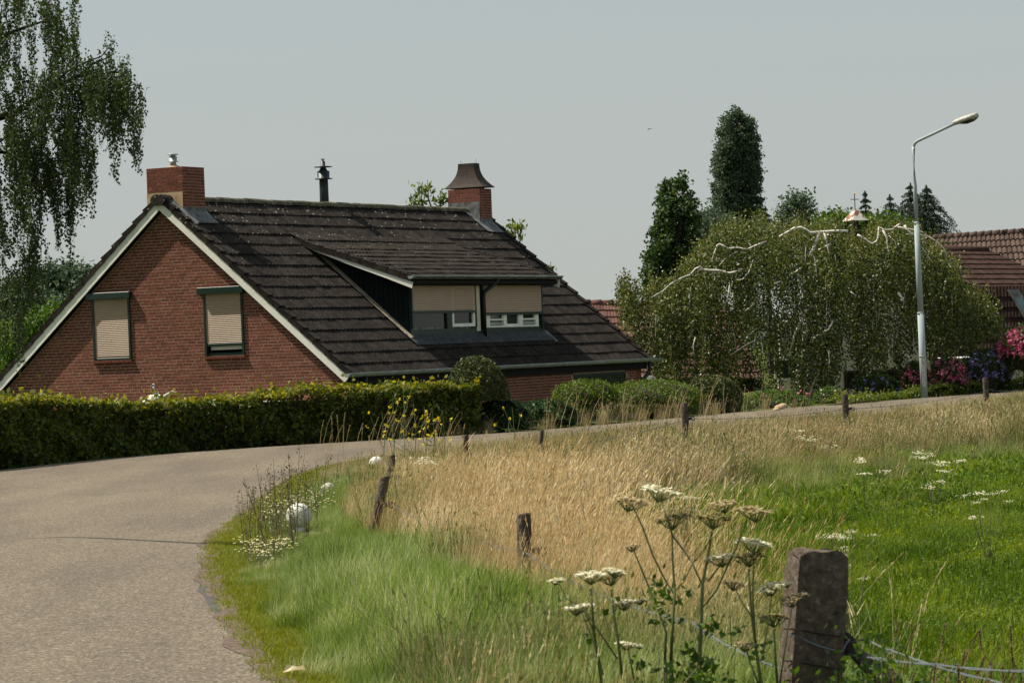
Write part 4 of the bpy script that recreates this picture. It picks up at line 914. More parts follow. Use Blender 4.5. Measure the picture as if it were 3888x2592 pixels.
# --- low red-brown roof between the brick house and the birch
A_, B_, C2, D2 = at(2150, 1152, 100.), at(2760, 1163, 100.), at(2900, 1440, 95.), at(2150, 1440, 95.)
LR = empty('red_roofed_house', (A_[0]+3, 100, -1.6), 0, 'low house with reddish brown tiled roof between the brick house and the weeping birch', 'house'); ll = np.array(LR.location)
rp = MB().prism([p-ll+(0, .1, -.1) for p in (A_, B_, C2, D2)], (0, .05, -.15)).build('roof', M['soffit'], LR)
roofplane(A_, B_, C2, D2, 26, 11, 'roof_tiles', M['tile_red'], rp, .05, 2)
for i in range(14): t = i/14; p = A_+(B_-A_)*t; q = A_+(B_-A_)*(t+1.1/14); MB().tube([p-ll+(0, 0, .0), q-ll+(0, 0, .02)], [.12, .13], 8).build('ridge_tile', M['tile_red'], rp, True)
MB().box((D2[0]-ll[0]+.3, -4.7, 0), (C2[0]-ll[0]-.3, -4.4, D2[2]+1.5)).box((D2[0]-ll[0]+.3, .2, 0), (C2[0]-ll[0]-.3, .4, D2[2]+1.5)).build('wall', M['brick'], LR)
c = at(2462, 1440, 94.5); MB().box(c-ll+(-.22, -.1, -.15), c-ll+(.22, .05, .10)).build('fascia_end', M['white'], LR)
# --- grey roofed house far behind the tall birch on the left
c = at(60, 1290, 118.); GH = empty('grey_roofed_house', (c[0], 118, -1.6), 0, 'grey roofed house far off, glimpsed below the hanging birch twigs', 'house')
zt = c[2]+1.6; MB().prism([(-4, -2, zt-1.4), (4, -2, zt-1.4), (4, .5, zt+.6), (-4, .5, zt+.6)], (0, 0, .1)).build('roof', M['lead'], GH); MB().box((-3.7, -1.8, 0), (3.7, 2.5, zt-1.4)).build('wall', M['cream'], GH)
MB().box((-1.2, -1.84, zt-2.6), (-.3, -1.8, zt-1.7)).build('window', M['glass'], GH)
# --- little lantern roof with a cross-shaped vane, behind the birch
c = at(3248, 838, 98.); TWR = empty('garden_turret', (c[0], 98, -.3), .5, 'small turret with a peeling red and white pyramid roof and a cross shaped vane', 'turret')
zz = c[2]+.3; 
def pyr():
    m, t, b = nodes('peeling_roof_paint'); N = t.nodes.new; K = t.links.new; co = N('ShaderNodeTexCoord'); ns = N('ShaderNodeTexNoise'); ns.inputs['Scale'].default_value = 5; ns.inputs['Detail'].default_value = 8; K(co.outputs['Object'], ns.inputs[0])
    r = N('ShaderNodeValToRGB'); r.color_ramp.elements[0].position = .44; r.color_ramp.elements[0].color = (.22, .07, .03, 1); r.color_ramp.elements[1].position = .52; r.color_ramp.elements[1].color = (.55, .52, .46, 1); K(ns.outputs[0], r.inputs[0]); K(r.outputs[0], b.inputs['Base Color']); return m
R_ = .30; zb = zz-.0
MB().add([(-R_, -R_, zb), (R_, -R_, zb), (R_, R_, zb), (-R_, R_, zb), (0, 0, zb+.38)], [(0, 1, 4), (1, 2, 4), (2, 3, 4), (3, 0, 4), (3, 2, 1, 0)]).build('roof', pyr(), TWR)
b = MB(); [b.box((sx_*.24-.03, sy_*.24-.03, 0), (sx_*.24+.03, sy_*.24+.03, zb)) for sx_ in (-1, 1) for sy_ in (-1, 1)]; b.box((-.23, -.23, 0), (.23, .23, zb-.35)); b.build('frame', M['bark'], TWR)
b = MB(); b.tube([(0, 0, zb+.35), (0, 0, zb+.84)], .015, 5); b.tube([(-.15, 0, zb+.66), (.15, 0, zb+.66)], .012, 5); b.build('vane', M['darkmetal'], TWR); MB().lathe([(0, 0), (.04, .03), (0, .06)], (0, 0, zb+.82), 8).build('finial', M['yellow'], TWR)
# ================================================================ trees
def inpoly(x, y, P):
    P = np.asarray(P, float); c = np.zeros(len(x), bool); j = len(P)-1
    for i in range(len(P)):
        c ^= ((P[i, 1] > y) != (P[j, 1] > y)) & (x < (P[j, 0]-P[i, 0])*(y-P[i, 1])/(P[j, 1]-P[i, 1]+1e-9)+P[i, 0]); j = i
    return c
def clumps(lobes, n, per, sig, shell=.55):
    """lobes: (px, py, Y, rx_px, rz_px, ry_m). leaf positions gathered in clumps filling ellipsoids"""
    vol = np.array([l[3]*l[4] for l in lobes], float); vol /= vol.sum(); out = []
    for l, w in zip(lobes, vol):
        k = max(3, int(n*w/per)); c = at(l[0], l[1], l[2]); rx = l[3]/F*l[2]; rz = l[4]/F*l[2]; ry = l[5]
        D = unit(rng.normal(size=(k, 3))); R = (shell+(1-shell)*rng.uniform(0, 1, k)**.6)[:, None]; C_ = c+D*R*np.array([rx, ry, rz])
        P = np.repeat(C_, per, 0)+rng.normal(size=(k*per, 3))*sig*np.array([1, 1, .8]); out.append(P)
    return np.vstack(out)
def tree(name, base, lobes, n, size, lm, label, per=26, sig=.22, trunk_r=.12, shell=.55, group=None, cat='tree', asp=.65, droop=None, bark='bark', limbs=True):
    limbs = limbs and len(lobes) < 12
    t = empty(name, base, 0, label, cat, group); P = clumps(lobes, n, per, sig, shell); B0 = np.array(base, float)
    leaves('crown', P-B0, size, M[lm], t, asp=asp, droop=droop)
    top = max((at(l[0], l[1]-l[4]*.6, l[2]) for l in lobes), key=lambda p: p[2]); b = MB()
    path = [B0*0]+[(top-B0)*f+np.array([.1*math.sin(9*f), .1*math.cos(7*f), 0]) for f in (.3, .6, .95)]
    b.tube(path, [trunk_r, trunk_r*.8, trunk_r*.5, trunk_r*.15], 7)
    if limbs:
        for l in lobes:
            c = at(l[0], l[1], l[2])-B0; s = np.array(path[1])*.9+np.array([0, 0, 0]); b.tube([s, (s+c)/2+np.array([0, 0, .1]), c, c+np.array([0, 0, l[4]/F*l[2]*.6])], [trunk_r*.4, trunk_r*.3, trunk_r*.2, .01], 5)
    b.build('trunk', M[bark], t, True); return t
def polylobes(poly_, Y, n, rx, rz, depth, r0=.6):
    P_ = np.array(poly_, float); out = []; cc = P_.mean(0)
    for i in range(len(P_)):
        for w in (0, .5):
            p = P_[i]*(1-w)+P_[(i+1) % len(P_)]*w; d = cc-p; p = p+d/np.linalg.norm(d)*min(rx*.9, rz*.9); out.append((p[0], p[1]+rz*.25, Y+rng.uniform(-depth*.6, depth*.6), rx*.9, rz*.8, rx*.9/F*Y))
    while len(out) < n:
        x = rng.uniform(P_[:, 0].min(), P_[:, 0].max()); y = rng.uniform(P_[:, 1].min(), P_[:, 1].max()); f = rng.uniform(r0, 1.25)
        t_ = inpoly(np.array([x, x-rx*f*.7, x+rx*f*.7, x]), np.array([y, y, y, y-rz*f*.8]), P_)
        if t_.all() or (t_[0] and rng.uniform() < .35): out.append((x, y, Y+rng.uniform(-depth, depth), rx*f, rz*f, rx*f/F*Y))
    return out
def gb(px, Y, z=0.): p = at(px, 1300, Y); return (p[0], Y, z)
# columnar dark tree left of the weeping birch
lob = polylobes([(2532,700),(2560,672),(2598,685),(2622,760),(2655,850),(2672,960),(2672,1080),(2645,1200),(2600,1260),(2490,1260),(2460,1190),(2455,1090),(2460,980),(2475,880),(2495,790),(2512,720)], 104, 190, 19, 36, .9)
lob += [(2560,860,104,55,110,.5),(2560,1020,104,85,130,.8),(2560,1150,104,80,100,.8)]
tree('hornbeam_tree', gb(2550, 104, -.2), lob, 26000, .13, 'hornbeam', 'dark dense columnar tree standing left of the poplar', 22, .10, .2, shell=.25, limbs=False)
# poplar
lob = polylobes([(2768,440),(2800,412),(2838,432),(2872,505),(2880,600),(2892,700),(2892,830),(2865,940),(2730,940),(2705,860),(2703,750),(2708,640),(2722,535)], 180, 230, 20, 44, 1.2)
lob += [(2802,580,180,42,110,.7),(2802,730,180,66,120,1.),(2800,860,180,70,90,1.)]
tree('poplar_tree', gb(2800, 180, -1), lob, 46000, .16, 'poplar', 'tall slender poplar rising above all the other trees', 20, .12, .3, shell=.3, limbs=False)
# willow-ish pale shrubs at the poplar's foot and other background trees
tree('olive_tree', gb(2740, 120, -.5), polylobes([(2655,830),(2680,790),(2700,850),(2760,820),(2830,880),(2860,950),(2860,1050),(2640,1050),(2640,900)], 120, 26, 26, 40, 1.), 5500, .13, 'poplar', 'greyish green rounded tree at the foot of the poplar', 22, .25, .12)
tree('silver_birch', gb(3010, 130, -.5), polylobes([(2955,850),(2975,790),(3000,745),(3040,735),(3065,770),(3080,830),(3080,920),(2940,920)], 130, 20, 16, 34, .8), 4500, .13, 'poplar', 'pale airy birch on the skyline just right of the poplar', 20, .22, .1)
def spruce(px, ytop, ybot, Y, wpx, label, n=16, droopy=.5, seed=1, lean=0, lm='spruce', name='spruce_tree'):
    r = np.random.default_rng(seed); base = np.array(gb(px, Y, -.6)); top = at(px, ytop, Y); t = empty(name, base, 0, label, 'tree'); H = top[2]-base[2]
    zb = at(px, ybot, Y)[2]; Lz = top[2]-zb; Wm = wpx/F*Y; P = []; b = MB(); b.tube([(0, 0, 0), (0, 0, H*.6), (lean, 0, H)], [.16, .1, .01], 6)
    nl = int(Lz/.22)
    for i in range(nl):
        f = (i+.4)/nl; z = H-f*Lz; R = 1.35*Wm*(.03+.97*f**.9)
        for a in np.linspace(0, 6.283, 8, endpoint=False)+r.uniform(0, 1):
            Rb = R*r.uniform(.62, 1.12); d = np.array([math.cos(a), math.sin(a), 0]); k = max(4, int(Rb/.055))
            s = np.linspace(0, 1, k); C_ = np.outer(s, d*Rb); C_[:, 2] = z+.18*Rb*np.sin(s*2.6)-droopy*Rb*s**2+.10*Rb*(s > .85); b.tube([(0, 0, z), tuple(C_[k//2]), tuple(C_[-1])], [.02, .012, .004], 4, cap=False)
            m = 14; jf = min(1, .25+Rb/.8); Q = np.repeat(C_, m, 0)+r.normal(size=(k*m, 3))*np.array([.05, .05, .03])*jf; Q[:, 2] -= np.abs(r.normal(size=k*m))*.09*min(1, Rb); P.append(Q)
    zz0 = r.uniform(0, 1, 160); P.append(np.column_stack([r.normal(size=(160, 2))*(.01+.05*zz0[:, None]), H+.06-zz0*.55]))
    leaves('foliage', np.vstack(P), .085, M[lm], t, asp=.32, droop=(0, 0, -.5)); b.build('trunk', M['bark'], t); return t
spruce(3480, 700, 960, 118, 140, 'broad spruce behind the lamp post, its top just left of the pole', seed=2)
spruce(3540, 708, 955, 112, 185, 'dark shaggy spruce right of the lamp post with drooping boughs', seed=3, droopy=.75)
spruce(3306, 728, 930, 125, 70, 'small pointed spruce behind the turret vane', seed=4)
spruce(2925, 785, 930, 135, 60, 'small dark conifer between the poplar and the pale birch', seed=5)
spruce(3068, 775, 930, 128, 65, 'short dark conifer right of the pale birch', seed=6)
spruce(3400, 742, 930, 122, 90, 'slim spruce left of the broad spruce', seed=7)
tree('lime_tree', gb(3200, 110, -.5), polylobes([(3060,900),(3110,860),(3140,835),(3180,820),(3230,830),(3300,840),(3350,850),(3400,850),(3440,860),(3470,890),(3480,960),(3060,960)], 110, 46, 28, 34, 1.5), 13000, .14, 'bushgreen', 'broad rounded green tree mass behind the turret', 24, .22, .2)
# hazy trees and shrubs on the left, behind the house
tree('oak_tree', gb(240, 185, -2), polylobes([(120,1100),(160,1030),(200,1000),(235,1015),(260,1040),(300,1015),(340,1030),(345,1100),(330,1200),(100,1200)], 185, 34, 30, 30, 2.), 9000, .24, 'poplar', 'rounded tree on the horizon above the left end of the roof', 22, .35, .3)
tree('maple_tree', gb(120, 150, -2), polylobes([(20,1080),(60,1060),(110,1070),(170,1110),(230,1150),(270,1200),(240,1280),(0,1280)], 150, 34, 30, 32, 2.), 7500, .19, 'poplar', 'mid distance tree left of the roof below the horizon tree', 22, .3, .25)
tree('hazel_shrub', gb(160, 92, -1.6), polylobes([(-20,1230),(60,1220),(130,1190),(190,1165),(260,1165),(270,1220),(180,1340),(90,1400),(-20,1440)], 92, 40, 30, 32, 1.), 8500, .11, 'bushgreen', 'yellow green shrub close behind the left slope of the roof', 22, .2, .08, cat='shrub')
# walnut twigs showing above the ridge
wb = gb(1850, 80, -1.6); WT = empty('walnut_tree', wb, 0, 'walnut tree behind the roof, only its leafy shoots show above the ridge', 'tree'); P = []; b = MB()
for (x, y, rx, ry, n) in [(1600,740,40,48,70),(1570,765,20,20,30),(1625,712,18,18,20),(1672,758,34,30,55),(1945,885,42,42,85),(1975,860,22,20,30),(1925,905,20,20,30),(2092,1022,18,18,22)]:
    t_ = at(x, y, 80); P.append(t_+rng.normal(size=(n, 3))*np.array([rx, rx, ry])/F*80*.48); s = np.array([wb[0]+(t_[0]-wb[0])*.5, 80.5, t_[2]-2.2]); b.tube([s-wb, t_-wb+(0, 0, -.3), t_-wb+(0, 0, .2)], [.04, .02, .006], 5)
P.append(clumps([(1640,1080,83,230,60,2.0)], 3500, 20, .3)); P = np.vstack(P)
leaves('crown', P-np.array(wb), .17, M['walnut'], WT, asp=.4, droop=(0, 0, -.5)); b.tube([(0, 0, 0), (0, .3, 2.5), (.1, .4, 5)], [.2, .15, .06], 8); b.build('trunk', M['bark'], WT)
# far belt of trees along the horizon
X = rng.uniform(-160, 160, 26000); Y = 420+rng.uniform(-12, 12, 26000); top = 5.2+1.5*vnoise(X, X*0, .12, 11)+1.0*vnoise(X, X*0, .6, 12)+2.5*sst(-40, -90, X); Z = -2+rng.uniform(0, 1, 26000)**.7*top
leaves('distant_wood', np.stack([X, Y, Z], -1), 1.0, M['poplar'], kind='stuff', label='distant belt of trees low on the horizon', cat='wood')
# ---- tall weeping birch on the left, trunk just outside the view
LBY = 60.
regs = [([(-260,-120),(285,-120),(290,120),(300,200),(335,225),(300,330),(290,420),(290,560),(0,600),(-260,600)], 760, (60, 210)),
        ([(230,330),(330,230),(420,205),(470,225),(530,320),(538,380),(500,400),(420,340),(330,380),(250,420)], 170, (70, 260)),
        ([(350,360),(470,330),(540,380),(536,480),(520,590)], 30, (60, 150)),
        ([(380,200),(428,150),(436,160),(400,230)], 9, (8, 30)),
        ([(-200,500),(340,420),(350,600),(290,700),(200,760),(-200,800)], 300, (80, 260)),
        ([(400,430),(470,430),(455,640),(425,640)], 22, (20, 60)),
        ([(280,700),(320,600),(330,700),(300,840)], 16, (20, 50)),
        ([(-200,780),(165,780),(175,960),(160,1020),(60,1060),(-200,1100)], 150, (60, 220)),
        ([(-150,1000),(120,1000),(190,1150),(160,1250),(-100,1300)], 70, (40, 150))]
tb = gb(-560, LBY, -1.6); LB = empty('weeping_birch', tb, 0, 'tall weeping birch hanging into the top left corner', 'tree'); P = []; b = MB(); TV = []; TQ = []
for poly_, n, (l0, l1) in regs:
    P_ = np.array(poly_, float); cnt = 0
    while cnt < n:
        x = rng.uniform(P_[:, 0].min(), P_[:, 0].max()); y = rng.uniform(P_[:, 1].min(), P_[:, 1].max())
        if not inpoly(np.array([x]), np.array([y]), P_)[0]: continue
        nb = int(rng.integers(3, 7)); cnt += nb*.62; Yb = LBY+rng.normal()*1.1; xb, yb_ = x, y; lb_ = rng.uniform(l0, l1)
        for q in range(nb):
            x = xb+rng.normal()*7; y = yb_+rng.normal()*22; Yd = Yb+rng.normal()*.12; ln = lb_*rng.uniform(.6, 1.12)/F*Yd; s = at(x, y, Yd); k = max(3, int(ln/.042)); t_ = np.linspace(0, 1, k); ph = rng.uniform(0, 6.28)
            C_ = s+np.stack([.045*np.sin(t_*5+ph)+.05*(1-t_)*rng.normal(), .05*np.cos(t_*4+ph), -ln*t_], -1); P.append(np.repeat(C_, 2, 0)+rng.normal(size=(2*len(C_), 3))*np.array([.026, .035, .02]))
            q0 = len(TV); TV += [tuple(C_[0]-tb+(-.003, 0, 0)), tuple(C_[0]-tb+(.003, 0, 0)), tuple(C_[-1]-tb+(.0015, 0, 0)), tuple(C_[-1]-tb+(-.0015, 0, 0))]; TQ.append((q0, q0+1, q0+2, q0+3))
P = np.vstack(P); leaves('crown', P-np.array(tb), .054, M['birchleaf_dark'], LB, asp=.8, droop=(0, 0, -.7))
fastmesh_ = fastmesh('twigs', np.array(TV), np.array(TQ), np.zeros(len(TQ)), M['bark']); link('twigs', fastmesh_, LB)
b.tube([(0, 0, 0), (.1, 0, 3), (.25, 0, 6), (.6, 0, 10), (.7, 0, 13)], [.26, .22, .17, .1, .03], 10)
def limb(pts, r0, r1, Y=LBY, base=tb, B=b): q = [at(x, y, Y)-np.array(base) for x, y in pts]; B.tube(q, np.linspace(r0, r1, len(q)), 6)
limb([(-480,700),(-120,480),(60,430),(175,345),(235,318),(300,290),(350,245),(420,215)], .09, .012); limb([(190,335),(255,272),(330,235),(385,215),(425,165)], .03, .008); limb([(300,290),(380,300),(470,290),(530,330)], .02, .006)
limb([(-400,640),(-60,570),(20,580),(60,600),(100,650)], .06, .01); limb([(0,540),(50,500),(110,495)], .02, .006); limb([(-450,300),(-100,180),(80,110),(230,60)], .08, .01); b.build('trunk', M['bark'], LB, True)
# ---- umbrella shaped weeping birch on the right
RBY = 79.; rb = gb(3075, RBY, -.02); RB = empty('weeping_birch', rb, 0, 'low umbrella shaped weeping birch with bare white limbs on top, beside the lamp post', 'tree')
TOP = np.array([(2345,1100),(2380,1050),(2420,1075),(2470,1110),(2540,1050),(2620,1000),(2680,930),(2730,868),(2800,862),(2850,850),(2920,862),(3000,868),(3080,860),(3160,868),(3205,895),(3250,905),(3300,885),(3350,868),(3420,872),(3500,905),(3560,950),(3640,1050),(3720,1130),(3775,1190),(3800,1210)], float)
BOT = np.array([(2345,1140),(2385,1200),(2430,1330),(2480,1440),(2600,1470),(2700,1470),(2800,1480),(2900,1500),(3000,1510),(3100,1520),(3160,1510),(3220,1400),(3300,1440),(3380,1440),(3430,1380),(3500,1330),(3600,1350),(3680,1345),(3740,1290),(3800,1215)], float)
P = []; R_ = []; Ns = 12500
NB = 2600
for i in range(NB):
    x = rng.uniform(2360, 3790); c = (x-3075)/725; dep = math.sqrt(max(0, 1-c*c))*3.6; dy = rng.uniform(-1, 1)
    xw = 24*math.sin(x*.045)+18*math.sin(x*.11+2); yt = np.interp(x, TOP[:, 0], TOP[:, 1])+xw+rng.normal()*16; yb = np.interp(x, BOT[:, 0], BOT[:, 1])+26*math.sin(x*.05+1)+22*math.sin(x*.13)+rng.normal()*12; Yd0 = RBY+dy*dep
    mode = rng.uniform(); y0 = yt+(yb-yt)*(1-math.sqrt(max(0, 1-dy*dy)))*.35 if mode < .26 else yt+(yb-yt)*rng.uniform(.0, .88)
    if mode >= .26 and float(vnoise(np.array([x]), np.array([y0+dy*400]), .024, 31)[0]) < .37: continue
    ed = abs(c) > .80
    if ed and rng.uniform() < .45: continue
    L0 = rng.uniform(60, 260); tone = rng.uniform(-.22, .22); nb = int(rng.integers(3, 8))
    for q in range(nb):
        xq = x+rng.normal()*11; yq = y0+rng.normal()*16; Yd = Yd0+rng.normal()*.12; ln_px = min(L0*rng.uniform(.6, 1.1), yb-yq+rng.uniform(-40, 10))
        if ln_px < 14: continue
        s = at(xq, yq, Yd); ln = ln_px/F*Yd; k = max(3, int(ln/.055)); t_ = np.linspace(0, 1, k); ph = rng.uniform(0, 6.28); side = c*.3
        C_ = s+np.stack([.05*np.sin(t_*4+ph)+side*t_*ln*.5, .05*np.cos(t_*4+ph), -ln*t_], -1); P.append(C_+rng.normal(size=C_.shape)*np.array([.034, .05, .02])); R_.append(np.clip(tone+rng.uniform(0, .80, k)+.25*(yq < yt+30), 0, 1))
# upright sprouts on the crown
for i in range(620):
    x = rng.uniform(2600, 3560)
    if 3180 < x < 3310 and rng.uniform() < .8: continue
    yt = np.interp(x, TOP[:, 0], TOP[:, 1]); y0 = yt+rng.uniform(0, 60); Yd = RBY+rng.uniform(-2.5, 2.5); s = at(x, y0, Yd); ln = rng.uniform(.12, .48); k = int(ln/.04); t_ = np.linspace(0, 1, k)
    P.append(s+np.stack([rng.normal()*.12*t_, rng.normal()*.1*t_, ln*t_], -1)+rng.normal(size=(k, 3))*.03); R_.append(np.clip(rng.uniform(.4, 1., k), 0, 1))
# stray twigs at the left tip and right side
for (xa, ya, n) in [(2385,1080,9),(2410,1100,9),(2370,1110,6),(2440,1090,8),(3770,1170,7),(3790,1165,5),(3640,1000,8),(3600,960,7),(3690,1070,6),(3660,1035,6)]:
    for q in range(n):
        s = at(xa+rng.normal()*18, ya+rng.normal()*22, RBY+rng.normal()*.4); k = 7; t_ = np.linspace(0, 1, k); P.append(s+np.stack([rng.normal()*.15*t_, 0*t_, rng.uniform(-.35, .15)*t_], -1)+rng.normal(size=(k, 3))*.03); R_.append(rng.uniform(.3, 1, k))
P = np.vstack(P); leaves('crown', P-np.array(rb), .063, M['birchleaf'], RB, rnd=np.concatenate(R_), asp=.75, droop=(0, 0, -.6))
b = MB(); tw = MB()
def LM(pts, r0, r1, Y=RBY-2.6):      # every bare white bough is a part of its own
    B_ = MB(); limb(pts, r0, r1, Y, rb, B_); B_.build('bough', M['birch'], RB, True)
LM([(2474,1129),(2495,1116),(2515,1106),(2546,1078),(2587,1055),(2622,1042),(2640,1020),(2658,1012),(2668,1015),(2650,1030),(2665,1022),(2690,1026),(2720,1026),(2740,1030),(2770,1038),(2800,1030),(2825,1020)], .010, .04, RBY-2.9)
LM([(2701,994),(2712,960),(2724,930),(2732,926),(2765,943),(2800,941),(2837,947),(2875,930),(2913,917)], .014, .032)
LM([(2730,1009),(2755,981),(2796,956),(2832,961)], .010, .02)
LM([(2959,899),(2985,884),(3015,866),(3040,863),(3056,870),(3076,884),(3127,881),(3168,878),(3219,878)], .03, .042, RBY-2.2)
LM([(3110,884),(3100,915),(3089,947),(3080,960)], .04, .04, RBY-2.2); LM([(3128,880),(3138,910),(3143,940),(3147,968)], .03, .016, RBY-2.3); LM([(3140,890),(3165,900),(3150,930),(3110,950)], .03, .04, RBY-2.1)
LM([(3255,892),(3275,901),(3292,914),(3311,926),(3328,916),(3335,900),(3337,862),(3345,866),(3357,873),(3380,872),(3408,865),(3444,871),(3474,901),(3490,925),(3510,952),(3525,975),(3541,998)], .032, .009, RBY-2.4)
LM([(3350,870),(3367,901),(3370,930),(3375,957),(3370,990)], .025, .01, RBY-2.5); LM([(3370,893),(3393,911),(3400,925),(3406,942)], .018, .008, RBY-2.5); LM([(3395,867),(3408,856),(3421,847)], .03, .025, RBY-2.4)
LM([(3434,855),(3445,872),(3454,886),(3480,890),(3515,893),(3556,916),(3585,945),(3595,975)], .03, .008, RBY-2.3); LM([(3408,862),(3450,868),(3500,880),(3520,892)], .02, .012, RBY-2.3)
LM([(2960,1085),(3000,1045),(3040,1020)], .02, .03, RBY-2.9); LM([(3000,1330),(3020,1260),(3045,1210),(3060,1180),(3100,1155)], .02, .035, RBY-2.6); LM([(3020,1030),(3040,1060),(3070,1090),(3085,1110)], .035, .045, RBY-2.4)
LM([(3120,1265),(3145,1250),(3160,1225),(3160,1215)], .03, .015, RBY-3.1); LM([(3120,1265),(3095,1275),(3085,1290)], .02, .01, RBY-3.1); LM([(3225,1105),(3245,1120),(3270,1128)], .02, .012, RBY-3.2); LM([(3410,1110),(3425,1130),(3435,1150)], .025, .012, RBY-3.2)
LM([(2860,985),(2845,1030),(2820,1060),(2790,1065)], .02, .01, RBY-3.); LM([(2745,1180),(2765,1120),(2770,1080)], .012, .01, RBY-3.); LM([(3145,1330),(3150,1370),(3145,1400)], .012, .01, RBY-3.3)
LM([(2640,1280),(2632,1310),(2636,1350)], .012, .008, RBY-3.1); LM([(2770,1350),(2830,1310),(2870,1290)], .008, .012, RBY-3.1); LM([(2830,1180),(2870,1150),(2895,1130)], .01, .014, RBY-3.1)
for i in range(60):      # fine pale hanging twigs
    x = rng.uniform(2420, 3700); y = np.interp(x, TOP[:, 0], TOP[:, 1])+rng.uniform(20, 420); l_ = rng.uniform(30, 110); w_ = rng.normal()*14
    if y+l_ < np.interp(x, BOT[:, 0], BOT[:, 1]): limb([(x, y), (x+w_*.6, y+l_*.4), (x+w_, y+l_)], .011, .005, RBY-2.6*math.sqrt(max(.05, 1-((x-3075)/725)**2)), rb, tw)
b.tube([(-.02, 0, -.1), (.0, 0, .5), (-.10, 0, 1.3), (-.02, 0, 2.2), (.06, 0, 3.0), (.12, 0, 3.7)], [.15, .12, .11, .10, .08, .05], 10); b.tube([(-.35, .1, -.1), (-.3, .1, .6), (-.12, 0, 1.3)], [.10, .09, .07], 8)
b.build('trunk', M['birch'], RB, True); tw.build('twigs', M['birch'], RB, kind='stuff')
# ================================================================ hedges and bushes
def hedge(name, pts, zt, thick, lm, label, dens=1250, size=.062, top_up=.04, cat='hedge', seed=0):
    """clipped hedge along world points (front foot line); thickness grows away from the road"""
    Q = resample(np.array([p[:2] for p in pts], float), .35); H0 = np.interp(np.linspace(0, 1, len(Q)), np.linspace(0, 1, len(zt)), zt)
    base = (Q[len(Q)//2][0], Q[len(Q)//2][1], 0.); hd = empty(name, base, 0, label, cat); P = []; R_ = []; cb = MB()
    seg = np.diff(Q, axis=0); Ls = np.linalg.norm(seg, axis=1)
    for i in range(len(seg)):
        d = seg[i]/Ls[i]; nr = np.array([-d[1], d[0]]); z1 = H0[i]; z0 = -.05; area = Ls[i]*(z1+thick)
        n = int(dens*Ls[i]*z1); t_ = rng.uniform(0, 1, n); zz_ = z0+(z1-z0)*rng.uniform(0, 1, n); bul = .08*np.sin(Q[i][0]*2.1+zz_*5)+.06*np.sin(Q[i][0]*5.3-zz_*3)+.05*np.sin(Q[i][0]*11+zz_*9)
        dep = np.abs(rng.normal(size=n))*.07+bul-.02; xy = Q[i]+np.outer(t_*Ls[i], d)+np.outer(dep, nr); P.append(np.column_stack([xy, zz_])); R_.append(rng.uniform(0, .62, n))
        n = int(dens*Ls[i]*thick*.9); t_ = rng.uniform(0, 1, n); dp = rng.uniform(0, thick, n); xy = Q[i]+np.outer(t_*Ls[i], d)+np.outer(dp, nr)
        zz_ = z1+.045*np.sin(xy[:, 0]*1.3)+.03*np.sin(xy[:, 0]*3.3+dp*4)+.025*np.sin(xy[:, 0]*8.1)+rng.normal(size=n)*.022+top_up*rng.exponential(1, n)*(rng.uniform(0, 1, n) < .25); P.append(np.column_stack([xy, zz_])); R_.append(np.clip(rng.uniform(.25, 1.05, n), 0, 1))  # yellower leaves on top: sunlight put into the leaf colour
        a, c_ = Q[i]+nr*.2-base[:2], Q[i+1]+nr*.2-base[:2]; e = nr*(thick-.3)
        cb.add([(*a, -.1), (*c_, -.1), (*(c_+e), -.1), (*(a+e), -.1), (*a, z1-.11), (*c_, z1-.11), (*(c_+e), z1-.11), (*(a+e), z1-.11)], [(4, 5, 6, 7), (0, 1, 5, 4), (2, 3, 7, 6)]+([(0, 4, 7, 3)] if i == 0 else [])+([(1, 2, 6, 5)] if i == len(seg)-1 else []))
    # ends
    d = seg[-1]/Ls[-1]; nr = np.array([-d[1], d[0]]); n = int(dens*thick*H0[-1]); xy = Q[-1]+np.outer(rng.uniform(0, thick, n), nr)+np.outer(rng.normal(size=n)*.05+.03, d); P.append(np.column_stack([xy, rng.uniform(0, H0[-1], n)])); R_.append(rng.uniform(0, .75, n))
    # sprouts above the clipped top
    for k in range(int(len(Q)*.9)):
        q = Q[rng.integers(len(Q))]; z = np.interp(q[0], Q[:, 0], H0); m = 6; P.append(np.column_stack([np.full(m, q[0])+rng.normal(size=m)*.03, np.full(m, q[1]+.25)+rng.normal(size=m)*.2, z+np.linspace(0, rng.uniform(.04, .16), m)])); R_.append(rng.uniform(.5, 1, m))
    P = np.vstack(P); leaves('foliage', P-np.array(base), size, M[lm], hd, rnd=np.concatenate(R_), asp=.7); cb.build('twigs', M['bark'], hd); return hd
off = lambda P, o: [(p[0]-o*.45, p[1]+o*.9) for p in P]
hp = [(-10.2,40.0),(-9.6,43.2),(-8.55,46.6),(-7.9,48.2),(-6.75,51.7),(-5.2,54.2),(-3.0,56.1),(-1.3,57.25),(-.55,57.8)]
hedge('beech_hedge', off(hp, .25), [1.12,1.12,1.10,1.05,.98,.88,.84,.90,.94], 1.0, 'hedge', 'long clipped hornbeam hedge along the outside of the road in front of the brick house', 1300, .085)
